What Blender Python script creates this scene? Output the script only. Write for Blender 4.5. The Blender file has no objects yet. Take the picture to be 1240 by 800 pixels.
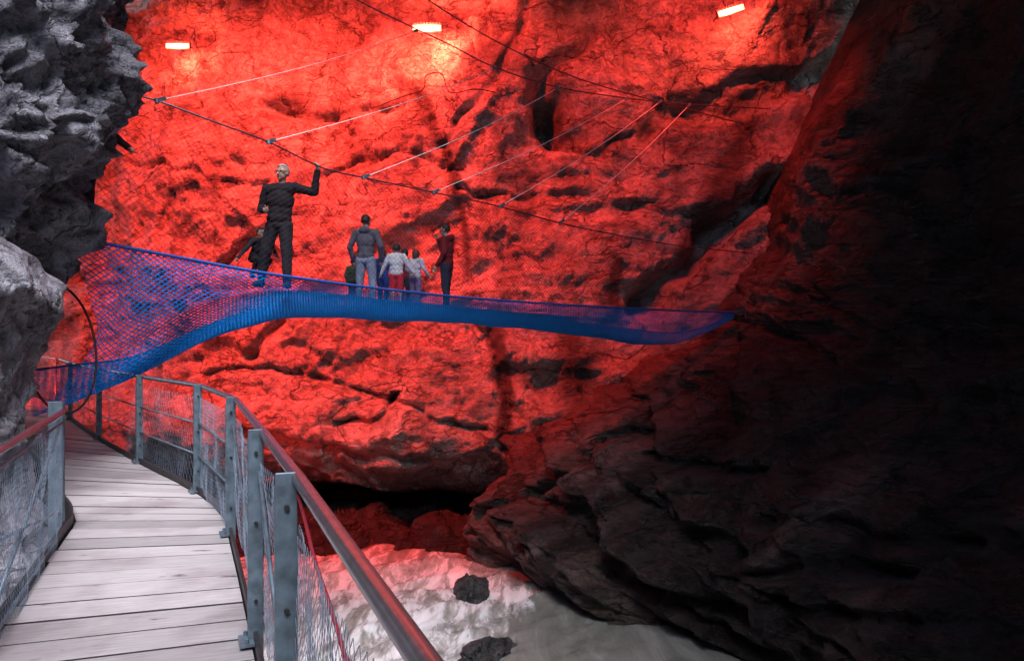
import bpy, bmesh, math, random
import numpy as np
from mathutils import Vector, noise, Matrix
random.seed(7)
S = bpy.context.scene
COL = S.collection
R = math.radians

# ------------------------------------------------------------------ camera, light, exposure
CAMZ, F, CX, HY = 1.57, 895.0, 620.0, 409.0
cd = bpy.data.cameras.new('camera'); cam = bpy.data.objects.new('camera', cd); COL.objects.link(cam)
cd.sensor_width = 36; cd.lens = 36 * F / 1240; cd.clip_start = .05; cd.clip_end = 500
cam.location = (0, 0, CAMZ); cam.rotation_euler = (R(90), 0, 0)
cd.shift_y = (HY - 400) / 1240.0
S.camera = cam

SUN_EL, SUN_AZ = 57, 166          # degrees; azimuth the light comes from, clockwise from +Y
w = bpy.data.worlds.new('World'); S.world = w; w.use_nodes = True
nt = w.node_tree
sky = nt.nodes.new('ShaderNodeTexSky'); sky.sky_type = 'NISHITA'; sky.sun_disc = False
sky.sun_elevation = R(SUN_EL); sky.sun_rotation = R(SUN_AZ)
nt.links.new(sky.outputs[0], nt.nodes['Background'].inputs[0])
nt.nodes['Background'].inputs[1].default_value = 0.14
sl = bpy.data.lights.new('sun', 'SUN'); sl.energy = 2.0; sl.angle = R(35); sl.color = (.95, .94, 1)
so = bpy.data.objects.new('sun', sl); COL.objects.link(so)
e, a = R(SUN_EL), R(SUN_AZ)
sv = Vector((math.cos(e) * math.sin(a), math.cos(e) * math.cos(a), math.sin(e)))
so.rotation_euler = sv.to_track_quat('Z', 'Y').to_euler(); so.location = (0, -8, 30)
S.view_settings.view_transform = 'Standard'; S.view_settings.look = 'None'
S.view_settings.gamma = 1; S.view_settings.use_curve_mapping = False
S.view_settings.exposure = 1.5
S.render.engine = 'CYCLES'
S.cycles.use_denoising = True
S.cycles.max_bounces = 5; S.cycles.diffuse_bounces = 2; S.cycles.glossy_bounces = 2
S.cycles.transparent_max_bounces = 8
S.cycles.caustics_reflective = False; S.cycles.caustics_refractive = False
S.cycles.sample_clamp_indirect = 4

# ------------------------------------------------------------------ helpers
def P(px, py, d):
    """world point seen at photo pixel (px, py) at depth d"""
    return Vector(((px - CX) / F * d, d, CAMZ + (HY - py) / F * d))

def tag(o, label=None, cat=None, group=None, kind=None):
    if label: o['label'] = label
    if cat: o['category'] = cat
    if group: o['group'] = group
    if kind: o['kind'] = kind
    return o

def empty(name, loc=(0, 0, 0), rz=0):
    o = bpy.data.objects.new(name, None); COL.objects.link(o)
    o.location = loc; o.rotation_euler = (0, 0, rz); o.empty_display_size = .2
    return o

def link(name, me, mat=None, parent=None, world=True):
    o = bpy.data.objects.new(name, me); COL.objects.link(o)
    if mat is not None:
        for m in (mat if isinstance(mat, (list, tuple)) else [mat]): me.materials.append(m)
    if parent is not None:
        o.parent = parent
        if world:   # mesh data is in world coordinates
            o.matrix_parent_inverse = (Matrix.Translation(parent.location) @ parent.rotation_euler.to_matrix().to_4x4()).inverted()
    return o

class MB:
    def __init__(s): s.v = []; s.f = []
    def add(s, vs, fs):
        b = len(s.v); s.v.extend([tuple(v) for v in vs]); s.f.extend([tuple(i + b for i in f) for f in fs])
    def box(s, c, size, ax=None):
        c = Vector(c); X, Y, Z = ax if ax else (Vector((1, 0, 0)), Vector((0, 1, 0)), Vector((0, 0, 1)))
        h = [k / 2 for k in size]
        vs = [c + X * (i * h[0]) + Y * (j * h[1]) + Z * (k * h[2]) for k in (-1, 1) for j in (-1, 1) for i in (-1, 1)]
        s.add(vs, [(0, 2, 3, 1), (4, 5, 7, 6), (0, 1, 5, 4), (2, 6, 7, 3), (0, 4, 6, 2), (1, 3, 7, 5)])
    def beam(s, a, b, wd, ht, up=Vector((0, 0, 1))):
        a, b = Vector(a), Vector(b); X = (b - a).normalized(); Y = up.cross(X).normalized(); Z = X.cross(Y)
        s.box((a + b) / 2, ((b - a).length, wd, ht), (X, Y, Z))
    def tube(s, pts, r, n=8, cap=True):
        pts = [Vector(p) for p in pts]; rings = []
        for i, p in enumerate(pts):
            t = (pts[min(i + 1, len(pts) - 1)] - pts[max(i - 1, 0)]).normalized()
            up = Vector((0, 0, 1)) if abs(t.z) < .95 else Vector((1, 0, 0))
            x = t.cross(up).normalized(); y = x.cross(t)
            rr = r[i] if isinstance(r, (list, tuple)) else r
            rings.append([p + x * (rr * math.cos(2 * math.pi * k / n)) + y * (rr * math.sin(2 * math.pi * k / n)) for k in range(n)])
        vs = [v for rg in rings for v in rg]; fs = []
        for i in range(len(pts) - 1):
            for k in range(n):
                k2 = (k + 1) % n
                fs.append((i * n + k, i * n + k2, (i + 1) * n + k2, (i + 1) * n + k))
        if cap:
            fs.append(tuple(range(n))[::-1]); fs.append(tuple((len(pts) - 1) * n + k for k in range(n)))
        s.add(vs, fs)
    def build(s, name, mat, parent=None, smooth=False):
        me = bpy.data.meshes.new(name); me.from_pydata(s.v, [], s.f); me.update()
        bm = bmesh.new(); bm.from_mesh(me); bmesh.ops.recalc_face_normals(bm, faces=bm.faces); bm.to_mesh(me); bm.free()
        if smooth: me.shade_smooth()
        return link(name, me, mat, parent)

def bevel(o, wd, seg=2):
    m = o.modifiers.new('bevel', 'BEVEL'); m.width = wd; m.segments = seg; m.limit_method = 'ANGLE'
    return o

def grid_mesh(name, nu, nv, fn, attr=None):
    """fn(i, j) -> Vector ; rows of nu x nv"""
    co = np.empty((nu * nv, 3), np.float32); at = np.zeros(nu * nv, np.float32)
    for i in range(nu):
        for j in range(nv):
            r = fn(i, j)
            if attr: r, at[i * nv + j] = r
            co[i * nv + j] = r
    idx = np.arange(nu * nv).reshape(nu, nv)
    q = np.stack([idx[:-1, :-1], idx[1:, :-1], idx[1:, 1:], idx[:-1, 1:]], -1).reshape(-1, 4)
    me = raw_mesh(name, co, q)
    if attr:
        a = me.attributes.new(attr, 'FLOAT', 'POINT'); a.data.foreach_set('value', at)
    me.shade_smooth()
    return me

def raw_mesh(name, co, q):
    me = bpy.data.meshes.new(name)
    me.vertices.add(len(co)); me.vertices.foreach_set('co', np.asarray(co, np.float32).ravel())
    n = q.shape[1]
    me.loops.add(q.size); me.loops.foreach_set('vertex_index', q.astype(np.int32).ravel())
    me.polygons.add(len(q)); me.polygons.foreach_set('loop_start', np.arange(0, q.size, n, dtype=np.int32))
    me.update(calc_edges=True); me.validate()
    return me

def strands(name, A, B, r, n=3, taper=None):
    """thin n-sided rods from every A to every B -> one mesh"""
    A = np.asarray(A, float); B = np.asarray(B, float)
    t = B - A; L = np.linalg.norm(t, axis=1); k = L > 1e-5; A, B, t, L = A[k], B[k], t[k], L[k]; t /= L[:, None]
    ref = np.where(np.abs(t[:, 2:3]) < .9, np.array([[0, 0, 1.]]), np.array([[1., 0, 0]]))
    x = np.cross(t, ref); x /= np.linalg.norm(x, axis=1)[:, None]; y = np.cross(x, t)
    if taper is not None: r = r * taper(A)[:, None]
    vs = []
    for E in (A, B):
        for m in range(n):
            an = 2 * math.pi * m / n
            vs.append(E + r * (math.cos(an) * x + math.sin(an) * y))
    V = np.stack(vs, 1).reshape(-1, 3); base = (np.arange(len(A)) * 2 * n)[:, None]
    q = np.concatenate([base + np.array([[m, (m + 1) % n, n + (m + 1) % n, n + m]]) for m in range(n)])
    return raw_mesh(name, V, q)

def diamond(name, N, r, taper=None):
    """N: node grid (ni, nj, 3); strands along both diagonals"""
    A = np.concatenate([N[:-1, :-1][0::1, 0::1].reshape(-1, 3), N[:-1, 1:].reshape(-1, 3)])
    B = np.concatenate([N[1:, 1:].reshape(-1, 3), N[1:, :-1].reshape(-1, 3)])
    i, j = np.meshgrid(np.arange(N.shape[0] - 1), np.arange(N.shape[1] - 1), indexing='ij')
    e = ((i + j) % 2 == 0).ravel()
    return strands(name, A[np.concatenate([e, ~e])], B[np.concatenate([e, ~e])], r, 3, taper)

def cr(pts, t):
    """Catmull-Rom through pts (list of sequences), t in [0, len-1]"""
    n = len(pts) - 1; i = min(int(t), n - 1); f = t - i
    p0, p1, p2, p3 = [np.asarray(pts[max(0, min(n, k))], float) for k in (i - 1, i, i + 1, i + 2)]
    return .5 * (2 * p1 + (p2 - p0) * f + (2 * p0 - 5 * p1 + 4 * p2 - p3) * f ** 2 + (3 * p1 - p0 - 3 * p2 + p3) * f ** 3)

def lerp_poly(tab, x):
    xs = [t[0] for t in tab]
    return [float(np.interp(x, xs, [t[k] for t in tab])) for k in range(1, len(tab[0]))]

# ------------------------------------------------------------------ materials
def mat_new(name):
    m = bpy.data.materials.new(name); m.use_nodes = True
    return m, m.node_tree, m.node_tree.nodes['Principled BSDF']

def nodes(nt):
    def N(t, **kw):
        n = nt.nodes.new(t)
        for k, v in kw.items():
            if k in n.inputs: n.inputs[k].default_value = v
            else: setattr(n, k, v)
        return n
    return N, nt.links.new

def ramp(nt, fac, stops):
    n = nt.nodes.new('ShaderNodeValToRGB'); cr_ = n.color_ramp
    while len(cr_.elements) < len(stops): cr_.elements.new(.5)
    for el, (p, c) in zip(cr_.elements, stops):
        el.position = p; el.color = (c if len(c) == 4 else (*c, 1)) if not isinstance(c, float) else (c, c, c, 1)
    nt.links.new(fac, n.inputs[0]); return n.outputs[0]

def simple(name, col, rough=.6, metal=0, var=.15, scale=20, bump=.0, spec=None):
    m, nt, b = mat_new(name); N, L = nodes(nt)
    tc = N('ShaderNodeTexCoord'); n = N('ShaderNodeTexNoise', Scale=scale, Detail=5)
    L(tc.outputs['Object'], n.inputs['Vector'])
    c = Vector(col)
    out = ramp(nt, n.outputs[0], [(.3, tuple(c * (1 - var))), (.7, tuple(c * (1 + var)))])
    L(out, b.inputs['Base Color']); b.inputs['Roughness'].default_value = rough; b.inputs['Metallic'].default_value = metal
    if spec is not None: b.inputs['Specular IOR Level'].default_value = spec
    if bump:
        bp = N('ShaderNodeBump', Strength=bump, Distance=.02); L(n.outputs[0], bp.inputs['Height']); L(bp.outputs[0], b.inputs['Normal'])
    return m

def rock_mat(name, pale, mid, dark, stops=(.32, .46, .6), moss=None, scale=1.0, stretch=(1, 1, 1), rot=(0, 0, 0), rough=(.55, .85), bump=1.0,
             stain_shade=True, crack=.5, streak=0, bdist=.12, spec=.3):
    m, nt, b = mat_new(name); N, L = nodes(nt)
    tc = N('ShaderNodeTexCoord')
    mp = N('ShaderNodeMapping'); mp.inputs['Rotation'].default_value = rot; mp.inputs['Scale'].default_value = stretch
    L(tc.outputs['Object'], mp.inputs['Vector'])
    wn = N('ShaderNodeTexNoise', Scale=.9 * scale, Detail=4); L(mp.outputs[0], wn.inputs['Vector'])
    warp = N('ShaderNodeMixRGB', blend_type='ADD'); warp.inputs[0].default_value = .55
    L(mp.outputs[0], warp.inputs[1]); L(wn.outputs['Color'], warp.inputs[2])
    V = warp.outputs[0]
    n1 = N('ShaderNodeTexNoise', Scale=.55 * scale, Detail=9, Roughness=.62); L(V, n1.inputs['Vector'])
    n2 = N('ShaderNodeTexNoise', Scale=3.2 * scale, Detail=10, Roughness=.66); L(V, n2.inputs['Vector'])
    n3 = N('ShaderNodeTexNoise', Scale=16 * scale, Detail=6, Roughness=.65); L(tc.outputs['Object'], n3.inputs['Vector'])
    rg = N('ShaderNodeTexNoise', Scale=1.3 * scale, Detail=8, Roughness=.55); rg.noise_type = 'RIDGED_MULTIFRACTAL'; L(V, rg.inputs['Vector'])
    v1 = N('ShaderNodeTexVoronoi', Scale=.9 * scale); v1.feature = 'DISTANCE_TO_EDGE'; L(V, v1.inputs['Vector'])
    v2 = N('ShaderNodeTexVoronoi', Scale=3.1 * scale); v2.feature = 'DISTANCE_TO_EDGE'; L(V, v2.inputs['Vector'])
    veins = []
    base = ramp(nt, n1.outputs[0], [(stops[0], dark), (stops[1], mid), (stops[2], pale)])
    fine = ramp(nt, n2.outputs[0], [(.33, .45), (.5, .9), (.68, 1.15)])
    mu = N('ShaderNodeMixRGB', blend_type='MULTIPLY'); mu.inputs[0].default_value = .85
    L(base, mu.inputs[1]); L(fine, mu.inputs[2]); out = mu.outputs[0]
    sp = ramp(nt, n3.outputs[0], [(.36, .6), (.5, 1.0), (.66, 1.2)])
    ms = N('ShaderNodeMixRGB', blend_type='MULTIPLY'); ms.inputs[0].default_value = .6
    L(out, ms.inputs[1]); L(sp, ms.inputs[2]); out = ms.outputs[0]
    if crack:
        c1 = ramp(nt, v1.outputs['Distance'], [(.0, .25), (.03, 1.0)])
        c2 = ramp(nt, v2.outputs['Distance'], [(.0, .5), (.04, 1.0)])
        # break the cracks up so they do not read as a cell pattern
        gate = ramp(nt, n1.outputs[0], [(.42, .0), (.56, 1.0)])
        for c in (c1, c2):
            mc = N('ShaderNodeMixRGB', blend_type='MULTIPLY')
            mg = N('ShaderNodeMath', operation='MULTIPLY'); L(gate, mg.inputs[0]); mg.inputs[1].default_value = crack
            L(mg.outputs[0], mc.inputs[0]); L(out, mc.inputs[1]); L(c, mc.inputs[2]); out = mc.outputs[0]
    if moss:
        n4 = N('ShaderNodeTexNoise', Scale=.8 * scale, Detail=8, Roughness=.7); L(mp.outputs[0], n4.inputs['Vector'])
        mm = N('ShaderNodeMixRGB'); L(ramp(nt, n4.outputs[0], [(.45, .0), (.6, 1.0)]), mm.inputs[0])
        L(out, mm.inputs[1]); mm.inputs[2].default_value = (*moss, 1); out = mm.outputs[0]
    for sc_, wd_, am_ in ((.5, .010, .75), (1.5, .013, .45), (4.3, .016, .08)):
        nv_ = N('ShaderNodeTexNoise', Scale=sc_ * scale, Detail=7, Roughness=.52, Distortion=.35); L(V, nv_.inputs['Vector'])
        sb = N('ShaderNodeMath', operation='SUBTRACT'); L(nv_.outputs[0], sb.inputs[0]); sb.inputs[1].default_value = .5
        ab = N('ShaderNodeMath', operation='ABSOLUTE'); L(sb.outputs[0], ab.inputs[0])
        ln = ramp(nt, ab.outputs[0], [(0, .12), (wd_ * .35, .2), (wd_, 1.0)]); veins.append(ln)
        mv = N('ShaderNodeMixRGB', blend_type='MULTIPLY'); L(out, mv.inputs[1]); L(ln, mv.inputs[2])
        gm = N('ShaderNodeMath', operation='MULTIPLY'); L(ramp(nt, wn.outputs[0], [(.40, .25), (.56, 1.0)]), gm.inputs[0]); gm.inputs[1].default_value = am_
        L(gm.outputs[0], mv.inputs[0]); out = mv.outputs[0]
    if streak:
        ms_ = N('ShaderNodeMapping'); ms_.inputs['Scale'].default_value = (1.1, 1.1, .16); L(warp.outputs[0] if False else tc.outputs['Object'], ms_.inputs['Vector'])
        n5 = N('ShaderNodeTexNoise', Scale=1.0, Detail=7, Roughness=.6, Distortion=.5); L(ms_.outputs[0], n5.inputs['Vector'])
        mq = N('ShaderNodeMixRGB', blend_type='MULTIPLY'); mq.inputs[0].default_value = streak; L(out, mq.inputs[1])
        L(ramp(nt, n5.outputs[0], [(.36, (.22, .18, .17)), (.48, (.8, .78, .76)), (.62, (1.1, 1.1, 1.1))]), mq.inputs[2]); out = mq.outputs[0]
    if stain_shade:
        at = N('ShaderNodeAttribute', attribute_name='stain_shade')
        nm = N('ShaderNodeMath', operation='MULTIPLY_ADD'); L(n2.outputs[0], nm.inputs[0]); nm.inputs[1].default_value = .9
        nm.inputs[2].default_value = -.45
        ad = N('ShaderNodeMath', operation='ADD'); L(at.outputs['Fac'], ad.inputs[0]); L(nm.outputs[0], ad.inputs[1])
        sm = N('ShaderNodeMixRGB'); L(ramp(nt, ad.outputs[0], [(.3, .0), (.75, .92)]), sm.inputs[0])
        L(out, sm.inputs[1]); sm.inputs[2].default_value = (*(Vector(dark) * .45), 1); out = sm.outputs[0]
    L(out, b.inputs['Base Color'])
    L(ramp(nt, n2.outputs[0], [(.3, rough[0]), (.7, rough[1])]), b.inputs['Roughness'])
    b.inputs['Specular IOR Level'].default_value = spec
    n6 = N('ShaderNodeTexNoise', Scale=42 * scale, Detail=5, Roughness=.7); L(tc.outputs['Object'], n6.inputs['Vector'])
    rc = N('ShaderNodeTexNoise', Scale=2.6 * scale, Detail=7, Roughness=.6, Distortion=.4); rc.noise_type = 'RIDGED_MULTIFRACTAL'; L(V, rc.inputs['Vector'])
    # height
    h = N('ShaderNodeMath', operation='MULTIPLY_ADD'); L(rg.outputs[0], h.inputs[0]); h.inputs[1].default_value = .25; L(n2.outputs[0], h.inputs[2])
    h2 = N('ShaderNodeMath', operation='MULTIPLY_ADD'); L(n3.outputs[0], h2.inputs[0]); h2.inputs[1].default_value = .34; L(h.outputs[0], h2.inputs[2])
    h3 = N('ShaderNodeMath', operation='MULTIPLY_ADD'); L(n6.outputs[0], h3.inputs[0]); h3.inputs[1].default_value = .12; L(h2.outputs[0], h3.inputs[2])
    h4 = N('ShaderNodeMath', operation='MULTIPLY_ADD'); L(rc.outputs[0], h4.inputs[0]); h4.inputs[1].default_value = .22; L(h3.outputs[0], h4.inputs[2]); h2 = h4
    hc = N('ShaderNodeMath', operation='MULTIPLY_ADD'); L(ramp(nt, v1.outputs['Distance'], [(0., .0), (.06, 1.)]), hc.inputs[0]); hc.inputs[1].default_value = .5 * crack; L(h2.outputs[0], hc.inputs[2])
    for ln, hv in zip(veins, (.5, .35, .18)):
        hx = N('ShaderNodeMath', operation='MULTIPLY_ADD'); L(ln, hx.inputs[0]); hx.inputs[1].default_value = hv; L(hc.outputs[0], hx.inputs[2]); hc = hx
    bp = N('ShaderNodeBump', Strength=bump, Distance=bdist); L(hc.outputs[0], bp.inputs['Height']); L(bp.outputs[0], b.inputs['Normal'])
    return m

M = {}
M['far'] = rock_mat('limestone_wall', (.46, .43, .40), (.30, .27, .25), (.12, .10, .09), scale=.8, stretch=(1, 1, 1.5), rot=(0, R(12), 0), bump=1.0, bdist=.25, crack=.3, streak=.5, stops=(.27, .38, .54))
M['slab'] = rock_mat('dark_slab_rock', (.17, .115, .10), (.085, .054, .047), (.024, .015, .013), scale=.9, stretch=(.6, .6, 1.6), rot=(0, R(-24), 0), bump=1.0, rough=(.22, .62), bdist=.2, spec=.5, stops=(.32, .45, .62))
M['near'] = rock_mat('grey_gneiss', (.54, .52, .58), (.37, .35, .40), (.12, .11, .13), scale=1.9, stretch=(1, 1, 1), bump=1.0, bdist=.12, stain_shade=True, crack=.4)
M['stone'] = rock_mat('wet_river_stone', (.09, .085, .085), (.05, .05, .05), (.02, .02, .02), scale=2.5, bump=.8, bdist=.05, stain_shade=False, rough=(.2, .45), crack=.3)
M['galv'] = simple('galvanised_steel', (.15, .205, .25), .5, .5, .35, 14, .15)
M['rail'] = simple('handrail_steel', (.30, .27, .28), .26, .85, .2, 30)
M['dark'] = simple('dark_steel', (.035, .033, .035), .55, .4, .3, 25)
M['wire'] = simple('wire_netting', (.27, .33, .42), .45, .5, .1, 30)
M['cable'] = simple('steel_cable', (.10, .09, .11), .4, .6, .2, 40)
M['blue'] = simple('blue_net_cord', (.006, .25, .80), .75, 0, .25, 30, 0, .12)
M['blued'] = simple('blue_edge_rope', (.012, .08, .36), .6, 0, .25, 30)
M['mesh'] = simple('dark_net_cord', (.05, .015, .02), .7, 0, .2, 30)
M['white'] = simple('white_rope', (.78, .73, .71), .7, 0, .08, 40)
M['black'] = simple('black_rope', (.015, .013, .016), .7, 0, .2, 40)
M['redrope'] = simple('red_cord', (.45, .03, .05), .6, 0, .2, 40)
M['housing'] = simple('lamp_housing', (.10, .09, .09), .5, .5, .2, 30)

def emit(name, col, st):
    m, nt, b = mat_new(name)
    b.inputs['Base Color'].default_value = (*col, 1); b.inputs['Emission Color'].default_value = (*col, 1)
    b.inputs['Emission Strength'].default_value = st
    return m
M['glow'] = emit('lamp_glow', (1, .46, .20), 1.3)

def wood_mat():
    m, nt, b = mat_new('weathered_planks'); N, L = nodes(nt)
    uv = N('ShaderNodeUVMap', uv_map='UVMap'); geo = N('ShaderNodeNewGeometry'); tc = N('ShaderNodeTexCoord')
    add = N('ShaderNodeVectorMath', operation='ADD'); L(uv.outputs[0], add.inputs[0])
    cx = N('ShaderNodeCombineXYZ'); mul = N('ShaderNodeMath', operation='MULTIPLY'); L(geo.outputs['Random Per Island'], mul.inputs[0]); mul.inputs[1].default_value = 37
    L(mul.outputs[0], cx.inputs[0]); L(mul.outputs[0], cx.inputs[1]); L(cx.outputs[0], add.inputs[1])
    mp = N('ShaderNodeMapping'); mp.inputs['Scale'].default_value = (1.6, 22, 1); L(add.outputs[0], mp.inputs['Vector'])
    g = N('ShaderNodeTexNoise', Scale=2.2, Detail=8, Roughness=.65); L(mp.outputs[0], g.inputs['Vector'])
    mp2 = N('ShaderNodeMapping'); mp2.inputs['Scale'].default_value = (2, 5, 1); L(add.outputs[0], mp2.inputs['Vector'])
    k = N('ShaderNodeTexNoise', Scale=1.6, Detail=4, Roughness=.6); L(mp2.outputs[0], k.inputs['Vector'])
    big = N('ShaderNodeTexNoise', Scale=1.1, Detail=6, Roughness=.6); L(tc.outputs['Object'], big.inputs['Vector'])
    col = ramp(nt, g.outputs[0], [(.3, (.33, .295, .30)), (.5, (.43, .392, .395)), (.72, (.52, .478, .48))])
    tone = ramp(nt, geo.outputs['Random Per Island'], [(0, .70), (.35, .95), (.7, 1.0), (1, 1.12)])
    m1 = N('ShaderNodeMixRGB', blend_type='MULTIPLY'); m1.inputs[0].default_value = 1; L(col, m1.inputs[1]); L(tone, m1.inputs[2])
    knot = ramp(nt, k.outputs[0], [(.27, (.16, .10, .10)), (.36, (1, 1, 1))])
    m2 = N('ShaderNodeMixRGB', blend_type='MULTIPLY'); m2.inputs[0].default_value = .9; L(m1.outputs[0], m2.inputs[1]); L(knot, m2.inputs[2])
    wear = ramp(nt, big.outputs[0], [(.32, (.62, .57, .58)), (.52, (1, 1, 1))])
    m3 = N('ShaderNodeMixRGB', blend_type='MULTIPLY'); m3.inputs[0].default_value = .9; L(m2.outputs[0], m3.inputs[1]); L(wear, m3.inputs[2])
    L(m3.outputs[0], b.inputs['Base Color'])
    L(ramp(nt, big.outputs[0], [(.35, .5), (.6, .75)]), b.inputs['Roughness']); b.inputs['Specular IOR Level'].default_value = .3
    bp = N('ShaderNodeBump', Strength=.5, Distance=.006); L(g.outputs[0], bp.inputs['Height']); L(bp.outputs[0], b.inputs['Normal'])
    return m
M['wood'] = wood_mat()

def water_mat():
    m, nt, b = mat_new('milky_river_water'); N, L = nodes(nt)
    tc = N('ShaderNodeTexCoord'); at = N('ShaderNodeAttribute', attribute_name='foam')
    mp = N('ShaderNodeMapping'); mp.inputs['Rotation'].default_value = (0, 0, R(-27)); mp.inputs['Scale'].default_value = (1.35, .36, 1)
    L(tc.outputs['Object'], mp.inputs['Vector'])
    n = N('ShaderNodeTexNoise', Scale=2.2, Detail=8, Roughness=.58, Distortion=.7); L(mp.outputs[0], n.inputs['Vector'])
    n2 = N('ShaderNodeTexNoise', Scale=9, Detail=6, Roughness=.6, Distortion=.6); L(mp.outputs[0], n2.inputs['Vector'])
    ad = N('ShaderNodeMath', operation='MULTIPLY_ADD'); L(n.outputs[0], ad.inputs[0]); ad.inputs[1].default_value = 1.6; L(at.outputs['Fac'], ad.inputs[2])
    ad2 = N('ShaderNodeMath', operation='MULTIPLY_ADD'); L(n2.outputs[0], ad2.inputs[0]); ad2.inputs[1].default_value = .5; L(ad.outputs[0], ad2.inputs[2])
    fo = ramp(nt, ad2.outputs[0], [(.0, .0), (.5, .0), (.78, .85), (1, 1.)])
    sub = N('ShaderNodeMath', operation='MULTIPLY'); sub.inputs[1].default_value = .62; L(ad2.outputs[0], sub.inputs[0])
    fo = ramp(nt, sub.outputs[0], [(.60, .0), (.72, .3), (.80, .75), (.95, 1.)])
    mix = N('ShaderNodeMixRGB'); L(fo, mix.inputs[0])
    n7 = N('ShaderNodeTexNoise', Scale=1.1, Detail=6, Roughness=.6, Distortion=.8); L(mp.outputs[0], n7.inputs['Vector'])
    L(ramp(nt, n7.outputs[0], [(.32, (.15, .152, .13)), (.5, (.21, .21, .185)), (.66, (.30, .295, .27))]), mix.inputs[1])
    mix.inputs[2].default_value = (.80, .79, .80, 1)
    L(mix.outputs[0], b.inputs['Base Color'])
    L(ramp(nt, fo, [(0, .12), (1, .4)]), b.inputs['Roughness'])
    bp = N('ShaderNodeBump', Strength=.4, Distance=.08); L(ad2.outputs[0], bp.inputs['Height']); L(bp.outputs[0], b.inputs['Normal'])
    return m
M['water'] = water_mat()

# ------------------------------------------------------------------ rock helpers
def fbm(p, o=5, h=.9): return noise.fractal(p, h, 2.0, o)
def facet(p, amp, nk=.8):
    """fractured blocks: every voronoi cell is a slightly tilted plane at its own depth, with a notch along the joints"""
    d, pts = noise.voronoi(p)
    c = pts[0]; hv = noise.random_unit_vector
    h = noise.cell(c * 3.17 + Vector((5.3, 1.7, 9.1)))
    g = noise.cell_vector(c * 2.71 + Vector((1.1, 7.7, 3.3))) - Vector((.5, .5, .5))
    e = d[1] - d[0]
    gate = max(0, min(1, .5 + 2.2 * noise.noise(p * .7 + Vector((31, 17, 5)))))
    return amp * ((h - .5) * 1.0 * min(1, e / .16) + g.dot(p - c) * 1.5) - amp * nk * gate * max(0, 1 - e / .07)

def seg_dist(x, z, pts):
    best = 1e9
    for (ax, az), (bx, bz) in zip(pts[:-1], pts[1:]):
        dx, dz = bx - ax, bz - az; t = max(0, min(1, ((x - ax) * dx + (z - az) * dz) / (dx * dx + dz * dz + 1e-9)))
        best = min(best, math.hypot(x - ax - t * dx, z - az - t * dz))
    return best

# ------------------------------------------------------------------ far canyon wall
FAR = [(-34, 40), (-22, 29), (-16, 25.3), (-8, 22), (-2, 20.6), (3, 20), (6, 19.6), (10, 19.2), (18, 18.0)]
def far_y(x, z):
    y = lerp_poly(FAR, x)[0]
    y -= .07 * (z - 2)                                   # leans out
    y -= 1.1 * math.exp(-((z + 1.2) / 1.5) ** 2)         # bulge above the undercut
    return y
def wz(px, py):
    d = 20.5
    for _ in range(4):
        p = P(px, py, d); d = far_y(p.x, p.z)
    p = P(px, py, d); return (p.x, p.z)
def line(*pts): return [wz(*p) for p in pts]
CR = [  # polyline, width, depth
    (line((715, 45), (690, 75), (665, 95), (652, 125), (655, 150)), .20, .5),
    (line((655, 150), (672, 172), (700, 184), (735, 178), (765, 155)), .11, .35),
    (line((790, 150), (800, 133), (850, 131), (900, 124), (960, 108), (1040, 60)), .35, .6),
    (line((940, 225), (905, 245), (862, 292), (812, 332), (778, 372)), .40, 1.3),
    (line((270, 325), (292, 300), (312, 284), (336, 276)), .16, .45),
    (line((296, 432), (320, 412), (345, 392)), .2, .4),
    (line((330, 128), (372, 136), (430, 130), (480, 128)), .16, .35),
    (line((395, 118), (400, 145), (425, 160)), .12, .25),
    (line((408, 510), (440, 516), (465, 504), (480, 478)), .10, .35),
    (line((250, 455), (330, 447), (420, 468), (500, 500), (590, 522)), .14, .3),
    (line((270, 520), (340, 540), (420, 548), (520, 560)), .14, .35),
    (line((160, 200), (240, 210), (290, 230), (330, 225)), .12, .25),
    (line((395, 210), (430, 190), (480, 185), (560, 205)), .10, .25),
    (line((560, 380), (600, 420), (610, 470), (640, 520)), .14, .3),
    (line((1010, 60), (960, 90), (900, 100), (830, 128)), .2, .4),
    (line((560, 230), (640, 240), (720, 232), (800, 246)), .09, .2),
    (line((160, 60), (230, 100), (270, 160), (300, 210)), .12, .2),
    (line((640, 0), (620, 60), (600, 110), (560, 150)), .12, .25),
]
CAV = [(wz(664, 142), .30, .62, 1.4), (wz(685, 168), .5, .25, .4), (wz(648, 105), .25, .4, .5), (wz(640, 165), .3, .4, .4), (wz(350, 130), .6, .25, .5)]
ST = [  # stain polyline, half width, strength
    (line((505, 110), (525, 160), (540, 200), (555, 280), (560, 330)), .28, .75),
    (line((740, 318), (736, 345), (736, 372)), .22, .9),
    (line((600, 405), (608, 450), (616, 525)), .33, .95),
    (line((905, 150), (880, 210), (852, 280), (830, 300)), .45, .75),
    (line((690, 410), (700, 470), (712, 520)), .8, .75),
    (line((800, 420), (790, 470), (800, 540)), 1.0, .6),
    (line((225, 80), (235, 120), (240, 150)), .35, .45),
    (line((590, 60), (640, 110), (690, 150), (760, 160)), .8, .45),
    (line((930, 0), (960, 40), (930, 100), (900, 120)), .7, .6),
    (line((400, 210), (410, 235)), .2, .5),
    (line((440, 130), (500, 300), (520, 350)), .12, .35),
    (line((380, 590), (480, 600), (580, 620)), .35, .55),
    (line((660, 235), (690, 260), (720, 300), (760, 350)), .8, .3),
]
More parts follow.
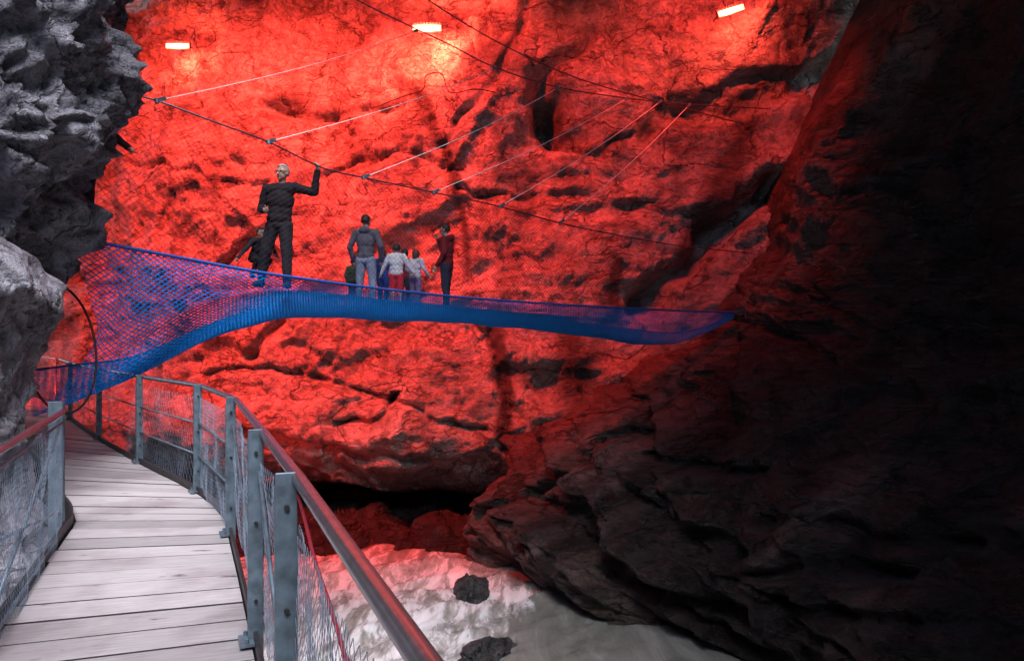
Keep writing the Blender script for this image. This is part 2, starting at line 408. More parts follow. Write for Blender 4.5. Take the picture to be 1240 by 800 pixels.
def far_pt(x, z):
    y = far_y(x, z)
    p = Vector((x, y * .6, z))
    q = Vector((x * .35 + z * .08, 3.1, z * .5 - x * .06))
    d = 1.0 * fbm(p * .16 + Vector((3, 1, 2)), 4) + facet(q * .8, .20, .3) + facet(Vector((x * .9 - z * .25, 7.7, z * 1.25 + x * .15)), .08, .6) \
        + .22 * (1 - abs(noise.noise(Vector((x * .5, 2.2, z * 1.3 - x * .12))))) + .12 * fbm(p * 1.3, 5) \
        + .05 * fbm(p * 5, 3)
    for pl, wd, dp in CR:
        k = seg_dist(x + .25 * noise.noise(p * 1.3), z + .25 * noise.noise(p * 1.3 + Vector((9, 9, 9))), pl)
        if k < wd * 2.2: d -= dp * math.exp(-(k / wd) ** 2 * 1.5)
    for (cx, cz), rx, rz, dp in CAV:
        k = ((x - cx) / rx) ** 2 + ((z - cz) / rz) ** 2 + .5 * noise.noise(p * 2.2)
        if k < 4: d -= dp * math.exp(-k)
    # undercut at the foot
    lip = -2.75 + .35 * noise.noise(Vector((x * .5, 0, 4))) - .02 * (x + 3)
    if z < lip and x > -7.5: d -= 3.4 * (1 - math.exp(-((lip - z) / .7))) * min(1, (x + 7.5) / 1.5)
    s = 0
    for pl, wd, k0 in ST:
        k = seg_dist(x + .35 * noise.noise(Vector((x * .9, 5, z * .35))), z, pl)
        if k < wd * 3: s = max(s, k0 * math.exp(-(k / wd) ** 2))
    s = max(s, min(.75, max(0, (-1.5 - z) * .55)), min(.7, max(0, (x + .9 + .25 * z) * .30) * max(0, min(1, (1.9 - z) / 1.6)), min(.6, max(0, (x + 7) * .10) * max(0, min(1, (-.6 - z) / 1.2)))))  # base and lower right painted darker, where the red light falls off
    return Vector((x + .10 * fbm(p * .9, 3), y - d, z)), s

x0, x1, z0, z1 = -34, 17, -5.2, 15
xs = np.concatenate([np.linspace(-34, -15, 60)[:-1], np.linspace(-15, 9, 400), np.linspace(9, 17, 40)[1:]])
zs = np.linspace(z0, z1, 300)
o = link('cliff', grid_mesh('cliff', len(xs), len(zs), lambda i, j: far_pt(xs[i], zs[j]), 'stain_shade'), M['far'])
tag(o, 'pale fractured rock wall of the gorge under the red floodlights', kind='structure')

# ------------------------------------------------------------------ dark slab on the right, from the arete towards the viewer
CORN = [(-5.2, -1.4, 19.0), (-4.2, -1.0, 18.7), (-2.6, -.6, 18.4), (-1.2, .9, 18.4), (.1, 3.2, 18.4), (1.6, 5.3, 18.3), (5.5, 6.6, 16.8), (8.1, 7.7, 14.7), (13, 9.2, 11.8), (17, 10, 9)]
SD = Vector((.64, -.77, 0)); SN = Vector((-.77, -.64, .12))
def slab_base(v, z):
    cx, cy = lerp_poly(CORN, z)
    if v >= 0: return Vector((cx, cy, z)) + SD * v
    k = max(0, min(1, (z - .3) / 3.5), min(1, (-1.1 - z) / .9)); dv = Vector((-.80, .60, 0)).lerp(Vector((.02, 1, 0)), k).normalized()
    return Vector((cx, cy, z)) + dv * (-v)
_g = [(v, z) for v in np.linspace(-2, 16, 150) for z in np.linspace(-5, 6, 130)]
_q = np.array([slab_base(v, z) for v, z in _g]); _pp = np.stack([CX + F * _q[:, 0] / _q[:, 1], HY - F * (_q[:, 2] - CAMZ) / _q[:, 1]], 1)
def sl(*pts): return [_g[int(np.argmin(((_pp - np.array(p)) ** 2).sum(1)))] for p in pts]
SCR = [(sl((770, 545), (815, 560), (850, 570), (905, 572)), .16, .45),
       (sl((640, 600), (690, 622), (720, 655), (765, 680), (800, 715), (850, 735), (905, 745)), .20, .7),
       (sl((600, 618), (640, 590), (690, 575), (730, 525), (780, 530)), .18, .5),
       (sl((840, 650), (900, 690), (1000, 680), (1100, 700)), .18, .5),
       (sl((745, 690), (800, 730), (880, 770), (950, 792)), .16, .5),
       (sl((700, 560), (760, 590), (830, 640), (900, 660)), .14, .4),
       (sl((940, 620), (1040, 650), (1160, 650)), .14, .35),
       (sl((950, 730), (1060, 745), (1200, 770)), .16, .45)]
def slab_pt(v, z):
    b = slab_base(v, z); p = b
    s = v * .36 + z            # strata dip down to the right
    up = min(1, max(0, (z - .5) / 3)); lo = 1 - min(1, max(0, (z + .2) / 1.6))
    q = Vector((v * .30, 4.4, s * .62))
    d = .55 * fbm(p * .22 + Vector((7, 3, 1)), 4) + facet(q * .7, .45 * (1 - .45 * up), .5) + facet(Vector((v * .6, 1.3, s * 1.5)), .14) \
        + .25 * (1 - 2 * abs(noise.noise(Vector((v * .22, 6.1, s * 1.25))))) * (1 - .5 * up) + .10 * fbm(Vector((v * 1.2, p.y * .3, s * 3.4)), 5) + .05 * fbm(p * 4, 4)
    w_ = s * .85 + .55 * noise.noise(Vector((v * .28, 2.2, z * .3))) + .18 * noise.noise(Vector((v * 1.1, 8.2, z)))
    fr = w_ - math.floor(w_); hk = noise.cell(Vector((math.floor(w_) * 1.37, .5, .5)))
    d += lo * (.25 + .35 * hk) * ((1 - fr) - .5 if fr > .12 else (fr / .12) * 1.0 - .5)      # stepped ledges
    w2 = s * 2.6 + .5 * noise.noise(Vector((v * .6, 3.2, z))); f2 = w2 - math.floor(w2)
    d += (.35 + .65 * lo) * .09 * ((1 - f2) - .5 if f2 > .15 else f2 / .15 - .5)
    for pl, wd, dp in SCR:
        k = seg_dist(v + .3 * noise.noise(p * 1.1), z + .2 * noise.noise(p * 1.1 + Vector((9, 9, 9))), pl)
        if k < wd * 2.2: d -= dp * math.exp(-(k / wd) ** 2 * 1.5)
    if z < -1.0: d += .4 * min(1.5, (-1.0 - z))            # foot steps out into the river
    if z < -3.4: d -= .9 * (-3.4 - z)
    if v < 0: d *= max(.25, 1 + v * .25)
    d -= .35 * up
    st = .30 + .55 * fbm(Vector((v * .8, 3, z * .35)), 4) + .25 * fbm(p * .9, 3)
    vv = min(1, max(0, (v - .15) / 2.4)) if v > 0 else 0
    st = st * (.35 + .65 * vv) + .03 + vv * (.30 + .65 * min(1, max(0, (z + .9) / 1.6))) + .18 * min(1, max(0, (v - 5) / 5))  # moss tone plus painted shade, darker upward and rightward, pale lit strip at arete
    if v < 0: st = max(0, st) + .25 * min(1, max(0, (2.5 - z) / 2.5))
    return b + SN * d, max(0, min(1.15, st))
vs_ = np.concatenate([np.linspace(-4.5, 0, 50)[:-1], np.linspace(0, 14, 330), np.linspace(14, 30, 40)[1:]])
zz = np.concatenate([np.linspace(-5.2, 3, 250)[:-1], np.linspace(3, 17, 150)])
o = link('cliff', grid_mesh('cliff', len(vs_), len(zz), lambda i, j: slab_pt(vs_[i], zz[j]), 'stain_shade'), M['slab'])
tag(o, 'dark brown mossy slab rising steeply out of the river on the right', kind='structure')

# ------------------------------------------------------------------ rest of the gorge: added roof and back wall that block sky light, outer side
def coarse(name, label, nu, nv, fn, amp=1.0, mat='far'):
    def g(i, j):
        p = Vector(fn(i / (nu - 1), j / (nv - 1)))
        n = noise.noise_vector(p * .25) * amp * 1.4 + noise.noise_vector(p * .8) * amp * .4
        return p + n, 0.3
    o = link(name, grid_mesh(name, nu, nv, g, 'stain_shade'), M[mat]); tag(o, label, kind='structure'); return o
def skyblock_y(x): return float(np.interp(x, [-34, -6.0, -3.5, 2.0, 4.0, 17], [11.0, 11.0, 8.0, 7.2, -9, -9]))  # edge of the added roof, shaped to let daylight in over the boardwalk
coarse('rock_overhang', 'unseen rock roof added high above the net to block sky light', 130, 60,
       lambda u, v: (-34 + 51 * u, 21.5 * (1 - v) + skyblock_y(-34 + 51 * u) * v + (8 * (1 - v) if u < .3 else 0) * (1 - u / .3), 13.6 - 1.2 * v), .6, 'slab')
coarse('cliff', 'added gorge wall behind the viewer blocking low sky light', 50, 40, lambda u, v: (-18 + 42 * u, -7.5 - 1.5 * u, -6 + 17.3 * v), .9, 'near')
coarse('cliff', 'gorge wall beyond the boardwalk behind the overhanging rock', 60, 40,
       lambda u, v: (-8.5 - 12 * u, 6.5 + 15 * u, -6 + 21 * v), .7, 'near')
coarse('cliff', 'grey gorge wall beside the boardwalk', 30, 40,
       lambda u, v: (-8.0 - .3 * math.sin(u * 7), -8 + 15.5 * u, -6 + 22 * v), .6, 'near')

# ------------------------------------------------------------------ near rocks on the left
def column(name, label, c, prof, nth, nz, amp, seed, squash=1.0, kind='structure'):
    zlo, zhi = prof[0][0], prof[-1][0]
    def g(i, j):
        th = 2 * math.pi * i / (nth - 1); z = zlo + (zhi - zlo) * j / (nz - 1)
        r = lerp_poly(prof, z)[0]
        dr = Vector((math.cos(th), math.sin(th) * squash, 0))
        b = Vector((c[0], c[1], z)) + dr * r
        sd = Vector((seed, seed * 1.7, seed * .3))
        q = b + sd
        d = facet(q * .9, amp * .8, .5) + facet(q * 2.2 + Vector((3, 3, 3)), amp * .38, .7) + amp * .9 * fbm(q * .7, 3) \
            + amp * 1.3 * abs(noise.noise(q * 1.1)) + amp * .8 * abs(noise.noise(q * 2.6 + Vector((4, 4, 4)))) + amp * .42 * abs(noise.noise(q * 6)) + facet(q * 4.6, amp * .24, .6) - amp * 1.37 + amp * .22 * fbm(q * 6, 5)
        dz = amp * .4 * noise.noise(q * 2.0 + Vector((0, 40, 0)))
        fade = min(1, r / .6)
        st = max(0, .42 * noise.noise(q * 1.6 + Vector((11, 2, 2))) + .3 * noise.noise(q * 4.5))
        return b + dr * (d * fade) + Vector((0, 0, dz * fade)), st
    o = link(name, grid_mesh(name, nth, nz, g, 'stain_shade'), M['near'])
    return tag(o, label, kind=kind)
o = column('rock_overhang', 'craggy grey rock overhanging the boardwalk on the left', (-6.7, 7.6),
       [(1.2, .2), (1.6, 1.2), (1.85, 1.65), (2.1, 2.0), (2.6, 2.22), (3.0, 2.34), (3.3, 2.28), (3.9, 2.46), (4.7, 2.6), (6, 2.66), (8, 2.8), (12, 2.9), (15, 2.6)], 330, 340, .26, 3.1)
o = column('boulder', 'smooth rounded grey boulder under the overhang beside the boardwalk', (-5.68, 6.3),
       [(-5, 1.9), (-1, 1.75), (.2, 1.42), (.7, 1.40), (1.1, 1.46), (1.5, 1.52), (2.0, 1.58), (2.3, 1.44), (2.6, 1.05), (2.8, .6), (2.88, .02)], 220, 220, .09, 8.4, kind=None)
tag(o, cat='boulder')
def ledge(i, j):
    u, v = i / 119, j / 69
    y = -1 + 7.5 * u
    xr = -.85 - .45 * y - .28
    x = xr - 3.6 * (1 - v)
    p = Vector((x, y, 0))
    z = -.75 + .55 * (1 - v) + .35 * fbm(p * 1.1, 4) + facet(p * 1.3, .25) + .06 * fbm(p * 6, 3)
    if v > .94: z -= (v - .94) * 40
    return Vector((x, y, z)), max(0, .5 * fbm(p * 1.5, 3))
o = link('rock_ledge', grid_mesh('rock_ledge', 120, 70, ledge, 'stain_shade'), M['near'])
tag(o, 'rough rock ledge below the fence beside the boardwalk', kind='structure')

# ------------------------------------------------------------------ river
WZ = -4.0
def bank(i, j):
    u, v = i / 129, j / 59
    x = -10 + 10.6 * u
    p0 = Vector((x, 0, 3))
    y = 18.35 + .9 * noise.noise(p0 * .55) + .35 * noise.noise(p0 * 1.9) + .10 * (x + 5) * (x > -5) + 6.5 * v
    p = Vector((x, y, 0))
    z = WZ - .5 + 1.0 * min(1, v * 9) + .3 * v + facet(p * .9, .45, .6) + .22 * fbm(p * 1.2, 4)
    return Vector((x, y, z)), .95 + .4 * fbm(p * .8, 3)
o = link('rock_ledge', grid_mesh('rock_ledge', 130, 60, bank, 'stain_shade'), M['slab'])
tag(o, 'low dark broken rock under the overhang at the far edge of the rapids', kind='structure')
def foam_at(x, y):
    # rapids: strong at the left and behind the boat-shaped stones, calm tongue in the lower right
    f = .62 - .25 * max(0, x + 1.4) - .10 * max(0, 15 - y) * max(0, min(1, (x + 1.5)))
    f += .35 * math.exp(-(((x + .3) / .9) ** 2 + ((y - 15.7) / 1.0) ** 2))
    f += .35 * math.exp(-(((x - .4) / .7) ** 2 + ((y - 15.9) / .4) ** 2))
    f += .25 * math.exp(-(((x + .6) / .8) ** 2 + ((y - 13.3) / .9) ** 2))
    if y > 17.5: f -= .12 * (y - 17.5)
    return f
def riv(i, j):
    x = -9 + 19 * i / 299; y = 4 + 20 * j / 299
    q = Vector((x * .75 - y * .65, (x * .65 + y * .75) * .45, 1))
    f = foam_at(x, y); t = max(.26, min(1, f * 1.5))
    q2 = Vector((q.x, q.y * .7, 1)) + .35 * noise.noise_vector(q * .7)
    h = t * (.24 * noise.noise(q * .7) + .15 * (1 - 2 * abs(noise.noise(q2 * 1.3))) + .07 * fbm(q2 * 2.6, 4)) + .012 * fbm(q * 4, 3)
    return Vector((x, y, WZ + h + .07 * f)), f - .45
o = link('river', grid_mesh('river', 300, 300, riv, 'foam'), M['water'])
tag(o, 'milky grey river foaming through the gorge', kind='structure')
def stone(name, label, c, rad, seed, rz=0):
    bm = bmesh.new(); bmesh.ops.create_icosphere(bm, subdivisions=5, radius=1)
    for v in bm.verts:
        q = v.co * 1.1 + Vector((seed, 0, seed))
        v.co *= 1 + .9 * facet(q * .8, .35) + .12 * fbm(q * 2, 3)
        v.co = Vector((v.co.x * rad[0], v.co.y * rad[1], v.co.z * rad[2]))
    me = bpy.data.meshes.new(name); bm.to_mesh(me); bm.free()
    o = link(name, me, M['stone']); o.location = c; o.rotation_euler = (0, 0, rz); return tag(o, label, 'rock')
p = P(572, 728, 15.8)
stone('river_rock', 'small black block of stone standing in the white rapids', (p.x, p.y, WZ + .16), (.36, .3, .38), 2.3, .3)
stone('river_rock', 'dark wet rock with water over it at the bottom edge of the picture', (-.45, 12.8, WZ - .02), (.75, .42, .34), 5.1, .9)

# ------------------------------------------------------------------ boardwalk
RE = [(.45, -.6), (-.01, .55), (-.82, 2.58), (-1.34, 3.8), (-2.26, 5.88), (-2.55, 6.5), (-3.22, 7.5), (-4.72, 9.3), (-6.4, 11.4), (-8.5, 14.2), (-10.6, 17.2), (-13.2, 20.2)]
LE = [(-.70, -1.3), (-1.05, .3), (-1.92, 2.2), (-2.50, 3.4), (-3.48, 5.72), (-3.85, 6.5), (-4.75, 7.7), (-6.2, 9.9), (-8.0, 12.2), (-10, 15.1), (-12.1, 18.1), (-14.6, 21.1)]
def walk(edge, t): return Vector((*cr(edge, t), 0))
NPL = 88
co, fc, uvs = [], [], []
tt = np.linspace(0, 11, 2201)
mid = np.array([(walk(RE, t) + walk(LE, t)) / 2 for t in tt]); cum = np.concatenate([[0], np.cumsum(np.linalg.norm(np.diff(mid, axis=0), axis=1))])
ts = np.interp(np.linspace(0, cum[-1], NPL + 1), cum, tt)
rnd = random.Random(4)
for i in range(NPL):
    a, b = ts[i], ts[i + 1]; g = (b - a) * rnd.uniform(.016, .034)
    l0, r0, l1, r1 = walk(LE, a + g), walk(RE, a + g), walk(LE, b - g), walk(RE, b - g)
    ex = rnd.uniform(-.015, .02); dz = rnd.uniform(-.003, .003); dz2 = dz + rnd.uniform(-.002, .002)
    l0 += (l0 - r0).normalized() * ex; l1 += (l1 - r1).normalized() * ex
    base = len(co); wl = (r0 - l0).length; wd = (l1 - l0).length
    for z in (-.06, 0):
        for q, k in ((l0, dz), (r0, dz2), (r1, dz2), (l1, dz)): co.append((q.x, q.y, z + k))
    for f in ((4, 5, 6, 7), (3, 2, 1, 0), (0, 1, 5, 4), (1, 2, 6, 5), (2, 3, 7, 6), (3, 0, 4, 7)):
        fc.append(tuple(base + k for k in f))
        for k in f: uvs.append([(0, 0), (wl, 0), (wl, wd), (0, wd)][k % 4])
me = bpy.data.meshes.new('boardwalk'); me.from_pydata(co, [], fc); me.update()
npf = len(me.polygons)
ul = me.uv_layers.new(name='UVMap'); ul.data.foreach_set('uv', np.array(uvs, np.float32).ravel())
me.materials.append(M['wood']); me.materials.append(simple('shaded_board_edge', (.045, .036, .034), .9, 0, .3, 15))  # board sides painted dark so the gaps between boards read as shaded
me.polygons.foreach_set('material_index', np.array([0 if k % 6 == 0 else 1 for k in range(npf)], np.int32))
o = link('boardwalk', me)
tag(o, 'weathered grey plank boardwalk curving away to the left', kind='structure')
def edge_pts(edge, t0, t1, off, z, n=60):
    out = []
    for k in range(n + 1):
        t = t0 + (t1 - t0) * k / n; p = walk(edge, t); q = walk(edge, min(11, t + .02)) - walk(edge, max(0, t - .02)); q.normalize()
        out.append(p + Vector((q.y, -q.x, 0)) * off + Vector((0, 0, z)))
    return out
sup = empty('boardwalk_frame', (-2, 4, -.3)); tag(sup, 'dark steel frame and kerb carrying the plank boardwalk', 'frame')
for edge, off, t1 in ((RE, .02, 11), (LE, -.02, 11)):
    b = MB(); pts = edge_pts(edge, 0, t1, off, 0)
    for p, q in zip(pts[:-1], pts[1:]): b.beam(p + Vector((0, 0, -.01)), q + Vector((0, 0, -.01)), .02, .15 if edge is RE else .20)
    b.build('kerb', M['dark'], sup)
    b = MB(); pts = edge_pts(edge, 0, t1, off * -6, -.17, 40)
    for p, q in zip(pts[:-1], pts[1:]): b.beam(p, q, .10, .22)
    b.build('stringer', M['galv'], sup)
for t in (1, 2.5, 4, 5.5, 7, 8.5):
    b = MB(); b.beam(walk(LE, t) + Vector((0, 0, -.36)), walk(RE, t) + Vector((0, 0, -.36)), .1, .14)
    b.tube([walk(RE, t) + Vector((-.1, 0, -.4)), walk(LE, t) + Vector((-.5, .3, -2.2))], .05)
    b.build('bracket', M['galv'], sup)

# ------------------------------------------------------------------ railings
RP = [(.03, .60), (-.80, 2.58), (-1.33, 3.80), (-2.25, 5.88), (-3.20, 7.5), (-4.70, 9.3), (-6.38, 11.4), (-8.5, 14.2), (-10.6, 17.2), (-13.2, 20.2)]
rail = empty('railing', (RP[1][0], RP[1][1], 0)); tag(rail, 'galvanised steel railing with tube handrail between boardwalk and river', 'railing')
PT = [Vector((x, y, 0)) for x, y in RP]
# handrail runs along the outer top of the posts
def nrm(i):
    q = PT[min(i + 1, len(PT) - 1)] - PT[max(i - 1, 0)]; q.normalize(); return Vector((q.y, -q.x, 0)), q
hp = []
for i, p in enumerate(PT):
    n_, t_ = nrm(i)
    hp.append(p + n_ * .052 + Vector((0, 0, 1.078)))
hp = [hp[0] + (hp[0] - hp[1]) * .6] + hp
b = MB(); b.tube(hp, .024, 14); b.build('handrail', M['rail'], rail, True)
for i, p in enumerate(PT):
    n_, t_ = nrm(i)
    b = MB(); n_in = n_
    Z_ = Vector((0, 0, 1))
    b.box(p + Z_ * .42 + n_ * .012, (.076, .012, 1.36), (n_, t_, Z_))
    b.box(p + Z_ * .40 + n_ * .012 + t_ * .022 + n_ * .033, (.010, .036, 1.30), (n_, t_, Z_))
    b.box(p + Z_ * .40 + n_ * .012 + t_ * .022 - n_ * .033, (.010, .036, 1.30), (n_, t_, Z_))
    post = b.build('post', M['galv'], rail); bevel(post, .003, 1)
    b = MB(); b.box(p + n_ * -.02 + Vector((0, 0, .02)), (.15, .10, .014), (t_, n_, Vector((0, 0, 1))))
    b.build('base_plate', M['galv'], post)
    for s_ in (-1, 1):
        b = MB(); b.tube([p + t_ * (.055 * s_) - n_ * .035 + Vector((0, 0, .025)), p + t_ * (.055 * s_) - n_ * .035 + Vector((0, 0, .05))], .011, 6)
        b.build('bolt', M['galv'], post)
    for z in (.98, .62, .22):
        b = MB(); b.tube([p + n_ * .012 - t_ * .004 + Vector((0, 0, z)), p + n_ * .012 - t_ * .018 + Vector((0, 0, z))], .010, 6)
        b.build('bolt', M['dark'], post)
for i in range(3, len(PT) - 1):
    for z in (.70, .38):
        b = MB(); n_, _ = nrm(i); off = n_ * .02
        b.tube([PT[i] + off + Vector((0, 0, z)), PT[i + 1] + off + Vector((0, 0, z))], .011, 8); b.build('mid_rail', M['galv'], rail, True)
for i in (1, 2):
    b = MB(); n_, _ = nrm(i)
    b.tube([PT[i] + n_ * .03 + Vector((0, 0, .12)), PT[i + 1] + n_ * .03 + Vector((0, 0, .88))], .010, 8); b.build('brace', M['galv'], rail, True)
def fence_net(p0, p1, zlo, zhi, cw, ch, off, seed, top_wave=.0):
    L_ = (p1 - p0).length; ni = max(4, int(L_ / cw)); nj = max(4, int((zhi - zlo) / ch))
    t_ = (p1 - p0).normalized(); n_ = Vector((t_.y, -t_.x, 0)); N = np.zeros((ni + 1, nj + 1, 3))
    for i in range(ni + 1):
        for j in range(nj + 1):
            u, v = i / ni, j / nj
            z = zlo + (zhi - zlo) * v
            q = Vector((u * L_ * 2 + seed, z * 2, seed))
            bul = .035 * noise.noise(q) + .012 * noise.noise(q * 3)
            sh = Vector((noise.noise(q * 5), 0, noise.noise(q * 5 + Vector((9, 0, 0))))) * .006
            zz_ = z - top_wave * v * (.5 + .5 * noise.noise(Vector((u * L_ * 1.5, seed, 0))))
            N[i, j] = p0 + t_ * (u * L_ + sh.x) + n_ * (off + bul) + Vector((0, 0, zz_ + sh.z))
    return N
me_parts = []
for i in range(0, 9):
    fine = i < 4
    N = fence_net(PT[i], PT[i + 1], .03, .95 if i < 3 else .98, .021 if fine else .045, .036 if fine else .07, .045 if i < 3 else .028, i * 3.3, .05 if i < 3 else .02)
    link('wire_netting', diamond('wire_netting', N, .0012 if fine else .0014), M['wire'], rail)
b = MB(); pts = []
for k in range(30):
    u = k / 29; p = PT[1].lerp(PT[0], u); n_, _ = nrm(0)
    pts.append(p + n_ * .05 + Vector((0, 0, 1.02 - .22 * u - .10 * math.sin(u * math.pi) + .008 * math.sin(u * 23))))
b.tube(pts, .006, 6); b.tube([pts[13], pts[14]], .014, 8); cord = b.build('cord', M['redrope'], rail)
cord['label'] = 'thin red cord tied along the netting'

LP_ = [(-1.55, 1.2), (-2.56, 3.6), (-3.56, 5.85)]
rail2 = empty('railing', (-3.56, 5.85, 0)); tag(rail2, 'short netted railing with reddish handrail in front of the grey rock', 'railing')
PL = [Vector((x, y, 0)) for x, y in LP_]
b = MB(); b.tube([p + Vector((0, 0, .985)) for p in PL], .024, 12); b.build('handrail', M['rail'], rail2, True)
b = MB(); b.tube([p + Vector((0, 0, .90)) for p in PL], .010, 8); b.tube([p + Vector((0, 0, .06)) for p in PL], .010, 8); b.build('mid_rail', M['galv'], rail2, True)
for i, p in enumerate(PL):
    q = (PL[min(i + 1, 2)] - PL[max(0, i - 1)]).normalized(); n_ = Vector((q.y, -q.x, 0))
    if i == 2:
        q = Vector((1, .1, 0)).normalized(); n_ = Vector((q.y, -q.x, 0)); p = p + Vector((-.10, .05, 0))
    b = MB(); b.box(p + Vector((0, 0, .40)) - n_ * .03, (.11 if i == 2 else .08, .012, 1.32), (q, n_, Vector((0, 0, 1))))
    b.box(p + Vector((0, 0, .40)) - n_ * .052 + q * (.05 if i == 2 else .035), (.010, .034, 1.28), (q, n_, Vector((0, 0, 1))))
    b.box(p + Vector((0, 0, .40)) - n_ * .052 - q * (.05 if i == 2 else .035), (.010, .034, 1.28), (q, n_, Vector((0, 0, 1))))
    post = b.build('post', M['galv'], rail2); bevel(post, .003, 1)
for i in (0, 1):
    for zb, zt in ((.10, .86), (.55, .20)):
        b = MB(); b.tube([PL[i] + Vector((-.02, 0, zb)), PL[i + 1] + Vector((-.02, 0, zt))], .012, 8); b.build('brace', M['galv'], rail2, True)
    N = fence_net(PL[i], PL[i + 1], -.02, .96, .020, .034, .012, 40 + i * 5, .02)
    link('wire_netting', diamond('wire_netting', N, .0011), M['wire'], rail2)

# ------------------------------------------------------------------ the net
NETC = [  # columns of (px, py, depth) for edge, two hanging rows, fold, belly, far edge
    [(92, 288, 8.9), (107, 352, 8.9), (117, 402, 9.0), (92, 446, 9.0), (40, 502, 9.0), (42, 446, 11)],
    [(160, 301, 9.2), (160, 335, 9.2), (162, 375, 9.2), (165, 415, 9.4), (148, 462, 9.6), (150, 436, 12)],
    [(235, 315, 9.7), (235, 332, 9.7), (237, 353, 9.8), (240, 377, 9.95), (238, 418, 10.8), (240, 398, 12.7)],
    [(300, 327, 10.1), (300, 337, 10.1), (300, 348, 10.2), (300, 361, 10.35), (300, 395, 11.5), (300, 376, 13.2)],
    [(350, 335, 10.5), (350, 341, 10.55), (350, 347, 10.6), (350, 355, 10.75), (350, 385, 12.15), (350, 369, 13.7)],
    [(440, 347, 11.6), (440, 351, 11.65), (440, 356, 11.75), (440, 362, 11.95), (440, 386, 13.3), (440, 371, 14.8)],
    [(550, 359, 13.1), (550, 363, 13.15), (550, 368, 13.25), (550, 374, 13.45), (550, 391, 14.6), (550, 377, 16.2)],
    [(640, 366, 14.5), (640, 371, 14.55), (640, 376, 14.65), (640, 382, 14.85), (640, 398, 16), (640, 383, 17.2)],
    [(720, 371, 15.8), (720, 376, 15.9), (720, 381, 16), (720, 387, 16.1), (720, 409, 16.9), (720, 392, 18)],
    [(800, 375, 17), (800, 381, 17.05), (800, 388, 17.1), (800, 396, 17.15), (800, 417, 17.6), (800, 402, 18.2)],
    [(850, 377, 17.8), (850, 382, 17.8), (850, 387, 17.85), (850, 393, 17.9), (848, 404, 18.0), (850, 396, 18.3)],
    [(893, 378, 18.4), (893, 379, 18.4), (892, 380, 18.4), (890, 382, 18.4), (886, 388, 18.4), (888, 382, 18.5)],
]
NW = [[np.array(P(*q)) for q in c] for c in NETC]
def net_pt(s, t):
    col = [cr([c[k] for c in NW], s) for k in range(6)]
    return cr(col, t)
# uniform spacing along the belly/fold
ss = np.linspace(0, 11, 600); fold = np.array([net_pt(s, 2.6) for s in ss]); cl = np.concatenate([[0], np.cumsum(np.linalg.norm(np.diff(fold, axis=0), axis=1))])
NI = int(cl[-1] / .050); sI = np.interp(np.linspace(0, cl[-1], NI + 1), cl, ss)
NJ = 136
Nn = np.zeros((NI + 1, NJ + 1, 3))
for i, s in enumerate(sI):
    col = [cr([c[k] for c in NW], s) for k in range(6)]
    tj = np.linspace(0, 5, 81); cp = np.array([cr(col, t) for t in tj]); ca = np.concatenate([[0], np.cumsum(np.linalg.norm(np.diff(cp, axis=0), axis=1))])
    # spread rows by arc length but never let them bunch up completely at the hanging strip
    tr = np.interp(np.linspace(0, ca[-1], NJ + 1), ca, tj)
    for j, t in enumerate(tr):
        p = cr(col, t); q = Vector(p)
        p = p + np.array(noise.noise_vector(q * .9)) * np.array([.02, .02, .05]) * (0 if j == 0 else 1)
        Nn[i, j] = p
net = empty('safety_net', P(350, 350, 10.3)); tag(net, 'long blue walk-in net slung across the gorge with people standing on it', 'net')
link('net_floor', diamond('net_floor', Nn, .0082, lambda A: np.interp(A[:, 0], [-5.9, -5.3, -4.7, -3.6, 1.0, 2.6, 3.6, 4.4, 5.4], [.4, .6, 1.12, 1, 1, .75, .35, .22, .15])), M['blue'], net)
b = MB(); b.tube([Vector(p) for p in Nn[::2, 0]], .022, 8); b.build('edge_rope', M['blued'], net, True)
b = MB(); b.tube([Vector(p) for p in Nn[::2, -1]], .02, 6); b.build('edge_rope', M['blued'], net, True)
# ring round the entry opening
b = MB(); rp = []
cR = P(72, 425, 8.95); 
for k in range(61):
    an = 2 * math.pi * k / 60
    x = 72 + 44 * math.cos(an) - 8 * math.sin(an); y = 422 - 78 * math.sin(an)
    rp.append(P(x, y, 8.95 + .15 * math.sin(an)))
b.tube(rp, .014, 8, False); b.build('entry_ring', M['black'], net, True)
# side net up to the hand cable
HC = [(118, 103, 9.1), (190, 122, 9.4), (258, 147, 9.7), (325, 172, 10.2), (390, 203, 10.95), (440, 215, 11.6), (525, 233, 12.8), (605, 250, 14), (678, 270, 15.2), (745, 284, 16.3), (820, 297, 17.4), (905, 306, 18.6)]
HW = [np.array(P(*q)) for q in HC]
NK, NM = 330, 44
hs = np.linspace(0, 11, 500); hpnt = np.array([cr(HW, s) for s in hs]); hl = np.concatenate([[0], np.cumsum(np.linalg.norm(np.diff(hpnt, axis=0), axis=1))])
es = np.linspace(0, 11, 500); ep = np.array([cr([c[0] for c in NW], s) for s in es]); el_ = np.concatenate([[0], np.cumsum(np.linalg.norm(np.diff(ep, axis=0), axis=1))])
Sd = np.zeros((NK + 1, NM + 1, 3))
for i in range(NK + 1):
    u = i / NK
    a_ = cr(HW, np.interp(u * hl[-1], hl, hs)); b_ = cr([c[0] for c in NW], np.interp(u * el_[-1], el_, es))
    for j in range(NM + 1):
        v = j / NM; p = a_ * (1 - v) + b_ * v
        p = p + np.array([.0, -.12, 0]) * math.sin(v * math.pi) + np.array(noise.noise_vector(Vector(p) * .7)) * .05 * math.sin(v * math.pi)
        Sd[i, j] = p
link('side_net', diamond('side_net', Sd, .0022), M['mesh'], net)
b = MB(); b.tube([Vector(cr(HW, s)) for s in np.linspace(0, 11, 90)], .013, 8); hc = b.build('hand_cable', M['cable'], net, True)
